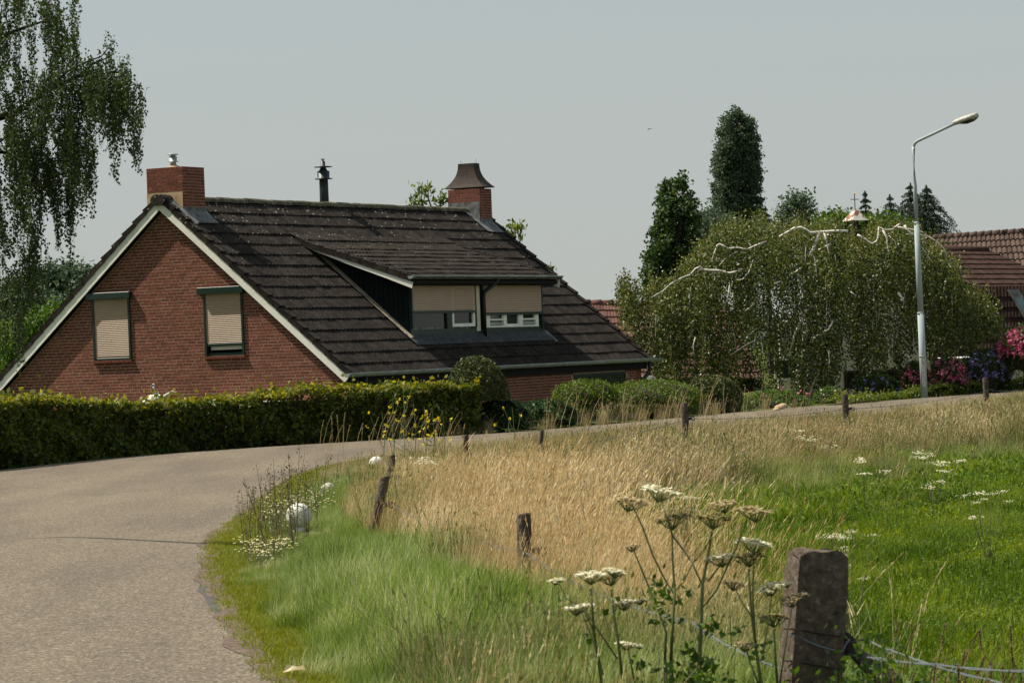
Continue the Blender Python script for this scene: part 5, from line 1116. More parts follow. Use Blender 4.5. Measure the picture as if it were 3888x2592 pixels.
# low box edging on the right
hb_ = [gnd(3225, 1545)[:2]+np.array([0, 1.3]), gnd(3504, 1514)[:2]+np.array([.2, 1.2]), gnd(3888, 1486)[:2]+np.array([.3, .9]), gnd(4300, 1455)[:2]+np.array([.3, .9])]
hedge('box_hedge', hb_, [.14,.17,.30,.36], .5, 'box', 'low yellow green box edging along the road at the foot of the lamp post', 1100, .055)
def bush(name, label, px, py, Y, rx, ry, n, size, lm, zb=-1.4, prof=None, cat='bush', asp=.5, rough=.04, flat=0):
    """rounded bush: surface of revolution from a silhouette given in picture units"""
    c = at(px, py, Y); B0 = np.array([c[0], Y, zb]); t = empty(name, B0, 0, label, cat); Rx = rx/F*Y; H = ry/F*Y
    prof = prof or [(0, 1), (.35, .97), (.7, .8), (.93, .5), (1, .15), (.97, -.4)]; pr = np.array(prof)
    s = rng.uniform(0, 1, n); idx_ = s*(len(pr)-1); i0 = np.minimum(idx_.astype(int), len(pr)-2); f = idx_-i0
    r_ = pr[i0, 0]*(1-f)+pr[i0+1, 0]*f; z_ = pr[i0, 1]*(1-f)+pr[i0+1, 1]*f; acc = rng.uniform(0, 1, n) < np.maximum(r_, .15); r_, z_ = r_[acc], z_[acc]; m = len(r_)
    a = rng.uniform(0, 6.283, m); k = 1+rough*np.sin(a*5+z_*6)+rough*.8*np.sin(a*11+z_*13)+rng.normal(size=m)*rough*.7-np.abs(rng.normal(size=m))*.03
    P = np.stack([c[0]+Rx*r_*k*np.cos(a), Y+Rx*.95*r_*k*np.sin(a), c[2]+H*z_*k], -1); leaves('foliage', P-B0, size, M[lm], t, asp=asp)
    core = MB(); core.lathe([(max(.02, Rx*q[0]*.88), c[2]-zb+H*q[1]*.9) for q in prof[::-1]], (0, 0, 0), 14); core.tube([(0, 0, 0), (0, 0, c[2]-zb)], [Rx*.15, Rx*.1], 6)
    core.build('twigs', M['bark'], t, True); return t
bush('yew_topiary', 'tall clipped yew dome rising from behind the hedge in front of the house wall', 1808, 1460, 58.8, 128, 106, 15000, .05, 'yew', -1.2, [(0, 1), (.22, .985), (.45, .86), (.66, .6), (.84, .2), (.97, -.25), (1.0, -.6)], rough=.02)
bush('round_yew', 'low dark clipped yew mound left of the weeping birch trunk', 2705, 1535, 67.3, 112, 108, 13000, .055, 'yew', -.3, rough=.03)
bush('juniper_bush', 'bright feathery juniper in front of the right end of the house wall', 2225, 1525, 62.5, 125, 78, 12000, .06, 'juniper', -.9, rough=.07, asp=.3)
bush('juniper_bush', 'long low juniper between the bright juniper and the dark yew mound', 2470, 1530, 65.5, 190, 84, 15000, .06, 'juniper', -.7, rough=.05, asp=.3)
bush('laurel_bush', 'dark glossy laurel right of the end of the clipped hedge', 1905, 1600, 59.2, 100, 75, 5000, .11, 'laurel', -.5, rough=.08, asp=.38)
bush('laurel_bush', 'dark glossy laurel between the first laurel and the bright juniper', 2070, 1590, 60.6, 110, 62, 5000, .11, 'laurel', -.5, rough=.09, asp=.38)
bush('rose_bush', 'light green garden bush with a few pink blooms left of the birch trunk', 2940, 1560, 71., 125, 72, 5000, .075, 'bushgreen', 0, rough=.08)
bush('white_rose_bush', 'small bush with white blooms right of the birch trunk', 3150, 1530, 73., 60, 55, 2200, .07, 'bushgreen', 0, rough=.08)
def flowers(parent, px, py, Y, rx, ry, n, size, mk_, name='flower', zlow=-.3, per=5):
    c = at(px, py, Y); B0 = np.array(parent.location); Rx = rx/F*Y; H = ry/F*Y; a = rng.uniform(0, 6.283, n); e = rng.uniform(zlow, 1, n); r_ = np.sqrt(np.maximum(0, 1-np.clip(e, 0, 1)**2))
    C_ = np.stack([c[0]+Rx*r_*np.cos(a)*1.03, Y+Rx*r_*np.sin(a)*1.03, c[2]+H*e*1.03], -1); C_ = C_[C_[:, 1] < Y+.2*Rx]; P = np.repeat(C_, per, 0)+rng.normal(size=(len(C_)*per, 3))*size*.5
    leaves(name, P-B0, size, M[mk_], parent, asp=.85)
for o in [o for o in SC.objects if o.parent is None and o.name.startswith('rose_bush')]: flowers(o, 2960, 1500, 70.6, 110, 25, 10, .05, 'pink', 'blooms')
for o in [o for o in SC.objects if o.parent is None and o.name.startswith('white_rose')]: flowers(o, 3150, 1510, 72.8, 50, 40, 16, .04, 'daisy', 'blooms')
def shrub(label, px, py, Y, rx, ry, mk_, nf, n=5000, name='hydrangea_bush'):
    o = bush(name, label, px, py, Y, rx, ry, n, .075, 'hornbeam', 0, [(0, 1), (.5, .92), (.85, .65), (1, .2), (.92, -.4), (.7, -.95)], rough=.09); flowers(o, px, py, Y, rx, ry*.95, nf, .065, mk_, 'blooms', -.25, 7); return o
shrub('pink flowering shrub directly right of the lamp post', 3600, 1440, 76.6, 66, 78, 'pink', 170)
shrub('smaller pink flowering shrub half hidden on the left of the lamp post', 3475, 1450, 76.9, 48, 70, 'pink', 80)
shrub('violet blue flowering shrub against the cream wall', 3750, 1415, 77.5, 88, 82, 'purple', 170)
shrub('big bright pink flowering shrub at the right edge of the view', 3895, 1330, 77.2, 100, 85, 'pink', 420, 7000)
shrub('dim mauve flowering bush in front of the open garage', 3320, 1480, 76.4, 90, 55, 'purple', 40)
M['mauve'] = leafmat('mauve_petals', [(.22, .14, .25), (.36, .27, .40)], .3)
# ================================================================ street lamps
def lamp(name, base, top_z, arm, label, lean=0., group=None):
    """arm: list of offsets from the pole top ending at the lantern"""
    o = empty(name, base, 0, label, 'street lamp', group); H = top_z
    ax = lambda z: (lean*z, 0, z)
    MB().tube([ax(-.1), ax(2.02)], [.082, .078], 16).build('base_section', M['galv'], o, True)
    MB().tube([ax(.98), ax(1.0)], [.092, .092], 16).tube([ax(1.99), ax(2.03)], [.092, .07], 16).build('collar', M['galv'], o, True)
    MB().tube([ax(2.02), ax(4.13)], [.072, .062], 16).build('middle_section', M['galv'], o, True); MB().tube([ax(4.10), ax(4.15)], [.078, .05], 16).build('collar', M['galv'], o, True)
    MB().box((-.04+lean, -.086, .28), (.04+lean, -.078, .92)).build('hatch', M['lampgrey'], o)
    P = [np.array(ax(4.13)), np.array(ax((4.13+H)/2)), np.array(ax(H))]; t = np.array(ax(H)); P += [t+np.array(a) for a in arm[:-1]]
    MB().tube(P, [.046]*2+[.042]+[.036]*(len(arm)-1), 12).build('arm', M['galv'], o, True)
    a, e = t+np.array(arm[-2]), t+np.array(arm[-1]); d = e-a; L_ = np.linalg.norm(d); d /= L_; n = np.cross(d, [0, 0, 1]); n /= np.linalg.norm(n); u_ = np.cross(n, d)
    V = []; Fc = []; secs = [(0, .055, .05, .05), (.06, .075, .065, .06), (.4, .115, .075, .075), (.85, .125, .075, .08), (.97, .10, .065, .06), (1., .06, .045, .03)]
    for (f, w, hu, hd) in secs:
        c = a+d*L_*f
        for k in range(12): th = 2*math.pi*k/12; V.append(c+n*w*math.cos(th)+u_*((hu if math.sin(th) > 0 else hd)*math.sin(th)+.02))
    for i in range(5):
        for k in range(12): Fc.append((i*12+k, i*12+(k+1) % 12, i*12+12+(k+1) % 12, i*12+12+k))
    Fc += [tuple(range(12))[::-1], tuple(range(60, 72))]; hd_ = MB().add(V, Fc, .5).build('lantern', M['lampgrey'], o, True)
    V = []; Fc = []
    for (f, w, hh) in ((.28, .06, .06), (.5, .085, .10), (.8, .085, .095), (.95, .05, .06)):
        c = a+d*L_*f
        for k in range(8): th = math.pi+math.pi*k/7; V.append(c+n*w*math.cos(th)+u_*(hh*math.sin(th)))
    for i in range(3):
        for k in range(7): Fc.append((i*8+k, i*8+k+1, i*8+9+k, i*8+8+k))
    MB().add(V, Fc, .5).build('lens', M['glass'], hd_, True); return o
lb = gnd(3510, 1512); top = at(3467.5, 566, lb[1]); lean = (top[0]-lb[0])/top[2]
pts = [(3467,535,0),(3470,520,-.05),(3482,504,-.12),(3500,493,-.2),(3560,498-28,-.5),(3622,474-2,-.8),(3712,440,-1.15)]
def off_(p): q = at(p[0], p[1], lb[1]+p[2]); return q-np.array([top[0], lb[1], top[2]])
armpts = [(3466,545,0),(3470,528,-.04),(3481,511,-.1),(3500,500,-.18),(3560,491-18,-.5),(3624,470-4,-.8),(3713,433,-1.2)]
armpts = [(3469,555,0),(3472,547,-.02),(3477,541,-.05),(3484,536,-.08),(3494,531,-.12),(3560,500,-.45),(3622,471,-.75),(3712,440,-1.15)]
lamp('street_lamp', (lb[0], lb[1], 0), top[2], [off_(p) for p in armpts], 'pale grey street lamp with stepped pole and bent arm at the far roadside', lean, None)
lamp('street_lamp', (-8.15, 29.4, 0), 5.9, [(.02, -.05, .12), (.08, -.16, .24), (.25, -.45, .36), (.8, -1.4, .62), (1.12, -2.0, .80), (1.45, -2.6, .92)], 'street lamp left of the frame whose thin shadow crosses the road', 0., None)
# ================================================================ fence
def roundpost(name, top, d, zb, lean, label, group='round fence posts along the wire'):
    base = (top[0]-lean[0]*(top[2]-zb), top[1]-lean[1]*(top[2]-zb), zb); o = empty(name, base, 0, label, 'fence post', group); H = top[2]-zb; n = 14; V = []; Fc = []
    hs = [-.15, .2*H, .5*H, .8*H, H-.01, H]; 
    for j, h in enumerate(hs):
        for k in range(n):
            t = 2*math.pi*k/n; r = d/2*(1+.05*math.sin(3*t+j)+.03*random.uniform(-1, 1))*(.93 if j == len(hs)-1 else 1); V.append((lean[0]*h+r*math.cos(t), lean[1]*h+r*math.sin(t), h+(.008*math.cos(t+1) if j >= 4 else 0)))
    for j in range(len(hs)-1):
        for k in range(n): Fc.append((j*n+k, j*n+(k+1) % n, (j+1)*n+(k+1) % n, (j+1)*n+k))
    Fc.append(tuple((len(hs)-1)*n+k for k in range(n))); MB().add(V, Fc, .5).build('pole', M['wood'], o, True)
    b = MB(); h = max(.2, H-.24); b.tube([(lean[0]*h+d*.45, lean[1]*h-.01, h), (lean[0]*h+d*.45+.05, lean[1]*h-.02, h+.01)], .022, 7); b.tube([(lean[0]*h+d*.45+.07+.025*math.cos(t), lean[1]*h-.02, h+.025*math.sin(t)) for t in np.linspace(0, 6.28, 9)], .008, 5); b.build('insulator', M['black'], o)
    return o
plist = [(1989,1950,20,.092,(0.02,0),'thick round fence post, the first beyond the square post'),(1463,1810,27,.085,(.26,.05),'strongly leaning round post rising from the dry grass beside the verge'),(1492,1728,33,.075,(.22,.0),'leaning round post peeking out just behind the strongly leaning one'),
 (1769,1653,39,.078,(.10,0),'dark round post in front of the hedge end'),(2058,1633,42,.055,(.12,0),'thin short post almost lost in thistles'),(2598,1529,47,.102,(-.02,0),'grey round post before the low dark yew mound'),(3207,1496,51,.106,(-.02,0),'grey round post with a ring insulator before the open garage'),(3741,1435,60,.112,(-.01,0),'grey round post before the violet shrub')]
tops = []
for (x, y, Y, d, ln, lab) in plist:
    t_ = at(x, y, Y); zb = float(height(np.array([t_[0]]), np.array([t_[1]]))[0]); roundpost('fence_post', t_, d, zb, ln, lab); tops.append(t_)
# square weathered corner post in the foreground
PY = 12.0
tc = at(3105, 2082, PY); zb = -.35
cp = empty('square_post', (tc[0], tc[1], zb), 0, 'thick square weathered post with lichen and rusty wire in the foreground', 'fence post')
def bigpost():
    n = 7; m = 26; hw = .101; H = tc[2]-zb; V = []; Fc = []; rs = np.random.default_rng(4)
    ring = []
    for s in range(4):
        for k in range(n):
            f = -1+2*k/n; ring.append([(f, -1), (1, f), (-f, 1), (-1, -f)][s])
    R_ = len(ring); ang = math.radians(11)
    for j in range(m+1):
        h = -.2+(H+.2)*j/m
        for (a, b_) in ring:
            cor = 1-.02*(abs(a) > .99)*(abs(b_) > .99); w = hw*cor*(1+.012*rs.normal()); x = a*w; y = b_*w*.95
            if j >= m-1: x *= .97-.02*(j-m+1)*1.5; y *= .97
            hh = h+(rs.normal()*.004 if j >= m-2 else 0)-(.012*(a+1)/2+.02*(b_+1)/2*0 if j >= m-1 else 0)
            if j == m: hh -= .006*(abs(a) > .99)+.012*(abs(a) > .99)*(abs(b_) > .99)
            X = x*math.cos(ang)-y*math.sin(ang); Y = x*math.sin(ang)+y*math.cos(ang); V.append((X+.10*(hh-H), Y, hh))
    for j in range(m):
        for k in range(R_): Fc.append((j*R_+k, j*R_+(k+1) % R_, (j+1)*R_+(k+1) % R_, (j+1)*R_+k))
    cidx = len(V); V.append((.0, 0, H-.004)); Fc += [(m*R_+k, m*R_+(k+1) % R_, cidx) for k in range(R_)]
    return MB().add(V, Fc, .5)
def postmat():
    m, t, b = nodes('lichen_post'); N = t.nodes.new; K = t.links.new; co = N('ShaderNodeTexCoord')
    n1 = N('ShaderNodeTexNoise'); n1.inputs['Scale'].default_value = 28; n1.inputs['Detail'].default_value = 10; n1.inputs['Roughness'].default_value = .7; K(co.outputs['Object'], n1.inputs[0])
    r = N('ShaderNodeValToRGB'); r.color_ramp.elements[0].position = .32; r.color_ramp.elements[0].color = (.055, .042, .032, 1); r.color_ramp.elements[1].position = .75; r.color_ramp.elements[1].color = (.27, .22, .17, 1); e = r.color_ramp.elements.new(.55); e.color = (.13, .10, .078, 1)
    K(n1.outputs[0], r.inputs[0]); n2 = N('ShaderNodeTexNoise'); n2.inputs['Scale'].default_value = 38; n2.inputs['Detail'].default_value = 5; K(co.outputs['Object'], n2.inputs[0])
    th = N('ShaderNodeValToRGB'); th.color_ramp.elements[0].position = .64; th.color_ramp.elements[1].position = .69; K(n2.outputs[0], th.inputs[0]); mx_ = N('ShaderNodeMix'); mx_.data_type = 'RGBA'; mx_.inputs[7].default_value = (.20, .21, .16, 1)
    K(th.outputs[0], mx_.inputs[0]); K(r.outputs[0], mx_.inputs[6]); K(mx_.outputs[2], b.inputs['Base Color']); b.inputs['Roughness'].default_value = .95; b.inputs['Specular IOR Level'].default_value = .1
    # cracks across the grain
    mp = N('ShaderNodeMapping'); mp.inputs['Scale'].default_value = (3, 3, 9); K(co.outputs['Object'], mp.inputs[0]); v = N('ShaderNodeTexVoronoi'); v.feature = 'DISTANCE_TO_EDGE'; v.inputs['Scale'].default_value = 1.4; K(mp.outputs[0], v.inputs[0])
    c_ = N('ShaderNodeMapRange'); c_.inputs[2].default_value = .006; K(v.outputs[0], c_.inputs[0]); mu = N('ShaderNodeMath'); mu.operation = 'MULTIPLY_ADD'; K(n1.outputs[0], mu.inputs[0]); mu.inputs[1].default_value = 1.6; K(c_.outputs[0], mu.inputs[2])
    bu = N('ShaderNodeBump'); bu.inputs['Strength'].default_value = .9; bu.inputs['Distance'].default_value = .012; K(mu.outputs[0], bu.inputs['Height']); K(bu.outputs[0], b.inputs['Normal']); return m
bigpost().build('post', postmat(), cp)
H = tc[2]-zb
def pw(x, y, Y=PY-.105): return at(x, y, Y)-np.array([tc[0], tc[1], zb])
MB().tube([pw(2978, 2385, PY-.06), pw(3003, 2386), pw(3080, 2398), pw(3190, 2415)], .004, 5).tube([pw(2975, 2505, PY-.06), pw(3000, 2507), pw(3080, 2520), pw(3190, 2540)], .004, 5).build('rusty_wire', M['rust'], cp)
MB().tube([pw(3000, 2410), pw(3040, 2420), pw(3080, 2440), pw(3120, 2455), pw(3185, 2472)], .0035, 5).tube([pw(3185, 2475), pw(3200, 2470), pw(3215, 2440), pw(3228, 2424)], .004, 5).build('wire_tie', M['wire'], cp)
b = MB(); pl = [pw(3200, 2385, PY+.02), pw(3245, 2420, PY), pw(3255, 2450, PY-.02), pw(3230, 2490, PY-.03), pw(3195, 2500, PY)]; b.prism(pl, (0, .05, 0)); b.build('splinter', M['bark'], cp)
# old rail stub lying against the post
MB().tube([at(3240, 2470, PY+.1)-np.array([tc[0], tc[1], zb]), at(3390, 2600, PY-.2)-np.array([tc[0], tc[1], zb])], [.025, .045], 8).build('brace', M['wood'], cp, True)
def wire(pts, label, r=.002, barb=.12):
    P = np.array(pts, float); base = P[0].copy(); o = empty('barbed_wire', base, 0, label, 'wire'); Q = []
    for i in range(len(P)-1):
        n = max(2, int(np.linalg.norm(P[i+1]-P[i])/.09))
        for j in range(n): t = j/n; q = P[i]+(P[i+1]-P[i])*t; q = q+np.array([0, 0, -.06*4*t*(1-t)*min(1, np.linalg.norm(P[i+1]-P[i])/6)]); Q.append(q-base)
    Q.append(P[-1]-base); Q = np.array(Q); ph = np.arange(len(Q))*1.3
    for s in (0, math.pi): MB().tube(Q+np.stack([0*ph, .0*ph, .003*np.cos(ph+s)], -1), r, 5, cap=False).build('strand', M['wire'], o)
    b = MB(); acc = 0
    for i in range(1, len(Q)):
        acc += np.linalg.norm(Q[i]-Q[i-1])
        if acc > barb:
            acc = 0; c = Q[i]
            for k in range(2): d = np.array([random.uniform(-1, 1), random.uniform(-.5, .5), random.uniform(-1, 1)]); d = d/np.linalg.norm(d)*.016; b.tube([c-d, c+d], .0016, 4)
    if b.n: b.build('barbs', M['wire'], o, kind='stuff')
wz = [t_+np.array([.05, 0, -.24]) for t_ in tops]
wire([wz[1], at(1990, 2092, 20), at(2626, 2361, 14.2), at(2990, 2545, PY)], 'barbed wire from the leaning post past the thick round post to the square post')
wire([wz[1], wz[2], wz[3], wz[4]], 'fence wire through the grass between the four leaning posts')
wire([wz[4], wz[5], wz[6], wz[7], np.array([12.6, 68, .35])], 'fence wire along the far grey posts', barb=.4)
wire([at(3195, 2478, PY), at(3330, 2498, 11.8), at(3560, 2522, 11.5), at(3888, 2547, 11.1), at(4200, 2565, 10.8)], 'upper barbed wire running right from the square post')
wire([at(3195, 2440, PY), at(3290, 2425, 11.9), at(3340, 2452, 11.8), at(3420, 2480, 11.7), at(3560, 2530, 11.5), at(3760, 2580, 11.2), at(4000, 2640, 11)], 'lower slack barbed wire sagging right from the square post')
# ================================================================ white marker balls
def ball(px, py, Y, d, label):
    c = at(px, py, Y); z0 = float(height(np.array([c[0]]), np.array([Y]))[0]); o = empty('marker_ball', (c[0], Y, z0), 0, label, 'marker ball', 'white concrete balls along the verge'); z = c[2]-z0
    pr = [(d*.5*math.sin(t), z-d*.5*math.cos(t)) for t in np.linspace(.05, math.pi-.05, 14)]; MB().lathe(pr, (0, 0, 0), 20).build('ball', M['ball'], o, True); MB().tube([(0, 0, -.1), (0, 0, z-d*.4)], d*.25, 10).build('foot', M['ball'], o, True); return o
ball(1134, 1957, 28.6, .232, 'round white concrete ball in the grass at the inside of the bend, nearest one')
ball(1430, 1760, 41.5, .20, 'white ball half hidden in dry grass beside the two leaning posts'); ball(1246, 1860, 35.5, .17, 'white ball top just showing in dry grass behind the nearest ball')
# ================================================================ plants with a place of their own
def umbel(B, Bs, c, r, stem_dir, kind, dense=1.):
    """flower head: rays from one point to small flat umbellets. B collects florets, Bs the green rays"""
    tx, ty = random.uniform(-.28, .28), random.uniform(-.2, .2); n = int(17*dense); node = c-stem_dir*r*.75
    for i in range(n):
        a = i*2.4; q = math.sqrt((i+.5)/n); p = c+np.array([math.cos(a)*q*r, math.sin(a)*q*r*.9, -.20*r*q*q+random.uniform(-.06, .06)*r+r*q*(tx*math.cos(a)+ty*math.sin(a))]); Bs.tube([node, (node+p)/2+np.array([0, 0, -.06*r]), p], [.0022, .0016, .0014], 3, cap=False)
        m = 20; k = rng.normal(size=(m, 3))*np.array([.11, .11, .05])*r+p
        for w in k: s = random.uniform(.06, .10)*r*1.3; th = random.uniform(0, 6.28); e = np.array([math.cos(th), math.sin(th), random.uniform(-.3, .3)])*s; f = np.array([-math.sin(th), math.cos(th), random.uniform(-.3, .3)])*s; B.add([w-e, w-f, w+e, w+f], [(0, 1, 2, 3)])
HY = PY-.4
def hogweed(label, stems, umbels, lfs=()):
    """stems: lists of (px, py, radius m); umbels: (px, py, radius px, kind, stem direction px)"""
    x, y, _ = stems[0][0]; base = at(x, y, HY); base[2] = -.2; o = empty('hogweed', base, 0, label, 'hogweed'); b = MB()
    bs0 = at(x, y, HY)-base; b.tube([(0, 0, 0), bs0], [.011, stems[0][0][2]], 7)
    for s in stems: b.tube([at(p[0], p[1], HY+.06*math.sin(p[0]))-base for p in s], [p[2]*.78 for p in s], 7)
    b.build('stem', M['stem'], o, True)
    for (ux, uy, r, kd, dx) in umbels:
        c = at(ux, uy, HY+.06*math.sin(ux))-base; B = MB(); Bs = MB(); d = np.array([dx, 0, 1.]); d /= np.linalg.norm(d); umbel(B, Bs, c, 1.12*r/F*HY, d, kd)
        f = B.build('flower_head', M[{'w': 'umbel', 't': 'umbeltan', 'b': 'umbelbrown'}[kd]], o); Bs.build('rays', M['stem'], f)
    if lfs:
        P = np.vstack([at(a, c_, HY)-base+rng.normal(size=(n, 3))*.022 for a, c_, n in lfs]); leaves('leaves', P, .034, M['bushgreen'], o, asp=.6)
S = .0045
hogweed('tallest hogweed, forked stem with heads left of the square post', [[(2655,2592,.011),(2660,2400,.010),(2668,2215,.008),(2690,2100,.006),(2704,2020,.005)],[(2662,2210,S),(2625,2130,S),(2590,2080,S),(2552,2030,S),(2530,1960,S),(2508,1885,.0035)],[(2690,2205,S),(2730,2150,S),(2742,2125,.003)],[(2672,2300,S),(2720,2240,S),(2790,2090,S),(2838,1970,.0035)],[(2640,2130,.003),(2690,2060,.003),(2720,1960,.003),(2743,1930,.003)]],
 [(2508,1852,66,'w',.25),(2705,1955,64,'b',0),(2742,1905,52,'t',-.2),(2851,1928,68,'t',-.3),(2730,2108,56,'w',-.3)], [(2700,2385,12),(2740,2400,8),(2640,2480,18),(2690,2540,26),(2600,2560,22),(2650,2590,22),(2610,2470,10)])
hogweed('thin straight hogweed with a brown head between the tall stems', [[(2548,2500,.008),(2556,2350,.007),(2562,2250,.006),(2554,2120,.005),(2552,2022,.004)],[(2556,2250,S),(2520,2190,S),(2480,2110,S),(2440,2000,S),(2398,1912,.0035)],[(2562,2246,.003),(2600,2200,.003),(2640,2120,.003)]],
 [(2552,1960,62,'b',0),(2394,1890,64,'t',.3)], [(2530,2235,12),(2590,2255,12),(2490,2250,12),(2525,2370,14)])
hogweed('hogweed with a dark bent stem and a small faded head', [[(2525,2500,.007),(2530,2400,.006),(2490,2290,S),(2440,2170,S),(2402,2078,.003)]], [(2402,2068,32,'t',.2),(2430,2275,24,'w',0)], [(2500,2300,14),(2480,2200,10)])
hogweed('hogweed on the left with two big round heads side by side, left one', [[(2285,2592,.008),(2258,2420,.007),(2248,2300,.006),(2243,2235,.004)],[(2262,2410,S),(2215,2310,.003),(2150,2270,.003),(2118,2205,.002)],[(2290,2560,S),(2270,2480,S),(2200,2300,.003)]], [(2241,2172,56,'w',0),(2114,2196,30,'w',.3),(2196,2295,50,'w',.25)], [(2250,2330,6),(2220,2420,8)])
hogweed('hogweed on the left with two big round heads side by side, right one', [[(2366,2592,.008),(2348,2440,.007),(2330,2320,.006),(2320,2238,.004)],[(2345,2500,S),(2290,2420,S),(2210,2300,.003)]], [(2320,2178,54,'b',0),(2330,2160,40,'w',0)], [(2335,2320,6)])
hogweed('low hogweed with a small clean white head near the bottom edge', [[(2420,2640,.006),(2400,2540,.005),(2384,2455,.003)]], [(2376,2436,38,'w',.1),(2422,2446,20,'w',-.2),(2372,2280,46,'w',.1)], [(2430,2530,10)])
hogweed('hogweed with white heads just left of the square post', [[(2890,2592,.009),(2872,2470,.008),(2855,2340,.006),(2845,2200,.005),(2843,2160,.004)],[(2868,2440,S),(2858,2250,S),(2862,2140,.003),(2858,2080,.003)],[(2895,2480,S),(2915,2380,.0035),(2932,2240,.003)],[(2862,2350,.003),(2820,2290,.003),(2790,2230,.003)]],
 [(2860,2050,62,'w',0),(2843,2106,54,'b',0),(2926,2220,50,'w',0),(2985,2212,22,'w',-.2),(2785,2210,38,'t',.1)], [(2895,2470,12),(2830,2370,8)])
hogweed('dry hogweed with brown seeding heads against the square post', [[(2955,2640,.007),(2945,2500,.006),(2940,2385,.004)],[(2960,2600,S),(2990,2400,.003),(3010,2290,.003)],[(2900,2640,.006),(2850,2520,S),(2830,2450,.003)]], [(3008,2262,52,'t',0),(2935,2335,54,'b',0),(2828,2440,38,'t',.1)], [])
# small white umbellifers far off in the field
def umbellifer(px, py, Y, spread, n, hpx, label, name='cow_parsley', r=.045, kd='umbel'):
    rr = r; 
    c = at(px, py+hpx, Y); z = float(height(np.array([c[0]]), np.array([Y]))[0]); base = np.array([c[0], Y, z]); o = empty(name, base, 0, label, 'wildflower'); B = MB(); Bs = MB()
    for i in range(n):
        B = MB(); q = at(px+rng.normal()*spread, py+abs(rng.normal())*hpx*.42*random.choice((-.3, 1)), Y+rng.normal()*.15)-base
        MB().tube([(rng.normal()*.03, 0, 0), (q[0]*.45, q[1]*.5, q[2]*.55), q], [.004, .003, .002], 4, cap=False).build('stem', M['stem'], o); r = rr*random.uniform(.6, 1.25)
        for k in range(18): w = q+rng.normal(size=3)*np.array([r, r, r*.22])*.8; s = r*.26; B.add([w+(-s, 0, 0), w+(0, -s, .01), w+(s, 0, 0), w+(0, s, .01)], [(0, 1, 2, 3)])
        B.build('flower_head', M[kd], o)
    P = rng.normal(size=(90, 3))*np.array([.09, .09, .10])+np.array([0, 0, .2]); leaves('leaves', P, .06, M['meadow'], o, asp=.4)
umbellifer(3545, 1740, 31, 45, 13, 150, 'tall white umbellifer clump in the pasture below the lamp post', r=.04); umbellifer(3750, 1890, 25, 45, 9, 120, 'white umbellifer clump at the right edge of the pasture', r=.032)
umbellifer(3215, 2065, 17.5, 38, 14, 170, 'white umbellifer right behind the square post', r=.03); umbellifer(2590, 1895, 24, 42, 34, 90, 'dense patch of white yarrow behind the tallest hogweed heads', 'yarrow', .022)
umbellifer(2470, 1790, 40, 26, 6, 70, 'small white umbellifer in front of the far dry bank', r=.045); umbellifer(3080, 1652, 46, 40, 4, 70, 'flat white heads in the far dry bank near the ring insulator post', r=.09); umbellifer(1920, 1850, 27, 22, 3, 90, 'single flat white head in the dry grass behind the thick round post', r=.06)
umbellifer(3280, 1760, 34, 60, 5, 80, 'scattered white heads at the edge of the pasture', r=.05); umbellifer(2040, 1605, 43.5, 28, 16, 80, 'fluffy whitish thistles by the thin short post', 'thistle', .03, 'umbeltan'); umbellifer(1640, 1760, 34, 18, 3, 90, 'faded white head left of the thick round post', r=.07)
# yellow wild mustard in front of the hedge
def mustard(px, y0, y1, Y, n, label):
    c = at(px, y1, Y); z = float(height(np.array([c[0]]), np.array([Y]))[0]); base = np.array([c[0], Y, z]); o = empty('wild_mustard', base, 0, label, 'wildflower', 'yellow wild mustard plants before the hedge'); B = MB(); Bs = MB(); tp = at(px, y0, Y)-base
    Bs.tube([(0, 0, 0), tp*.5+(.03, 0, 0), tp], [.006, .005, .003], 4, cap=False)
    for i in range(n):
        f = random.uniform(.35, .8); s = tp*f; q = at(px+rng.normal()*38, random.uniform(y0, y1-40), Y+rng.normal()*.12)-base
        if q[2] < s[2]: s = tp*.2
        Bs.tube([s, (s+q)/2+(rng.normal()*.04, 0, -.03), q], [.004, .003, .002], 4, cap=False)
        B = MB()
        for k in range(6): w = q+rng.normal(size=3)*.010; e = rng.normal(size=3)*.009; g_ = rng.normal(size=3)*.009; B.add([w-e, w-g_, w+e, w+g_], [(0, 1, 2, 3)])
        B.build('flower', M['yellow'], o)
    Bs.build('stem', M['stem'], o)
for i, (px, y0, y1, n) in enumerate([(1450,1560,1700,4),(1490,1500,1720,8),(1530,1470,1720,10),(1570,1530,1720,8),(1610,1540,1730,10),(1640,1545,1730,9),(1680,1560,1730,7),(1945,1545,1660,4)]): mustard(px, y0, y1, 42.5+.2*(i % 3), n, ['wild mustard, leftmost of the yellow flowering plants','wild mustard second from the left before the hedge','tallest wild mustard, its yellow tips above the hedge top','wild mustard in the middle of the yellow group','dense wild mustard right of the middle of the yellow group','wild mustard with drooping yellow sprays near the hedge end','rightmost wild mustard of the main yellow group','lone wild mustard right of the hedge end'][i])
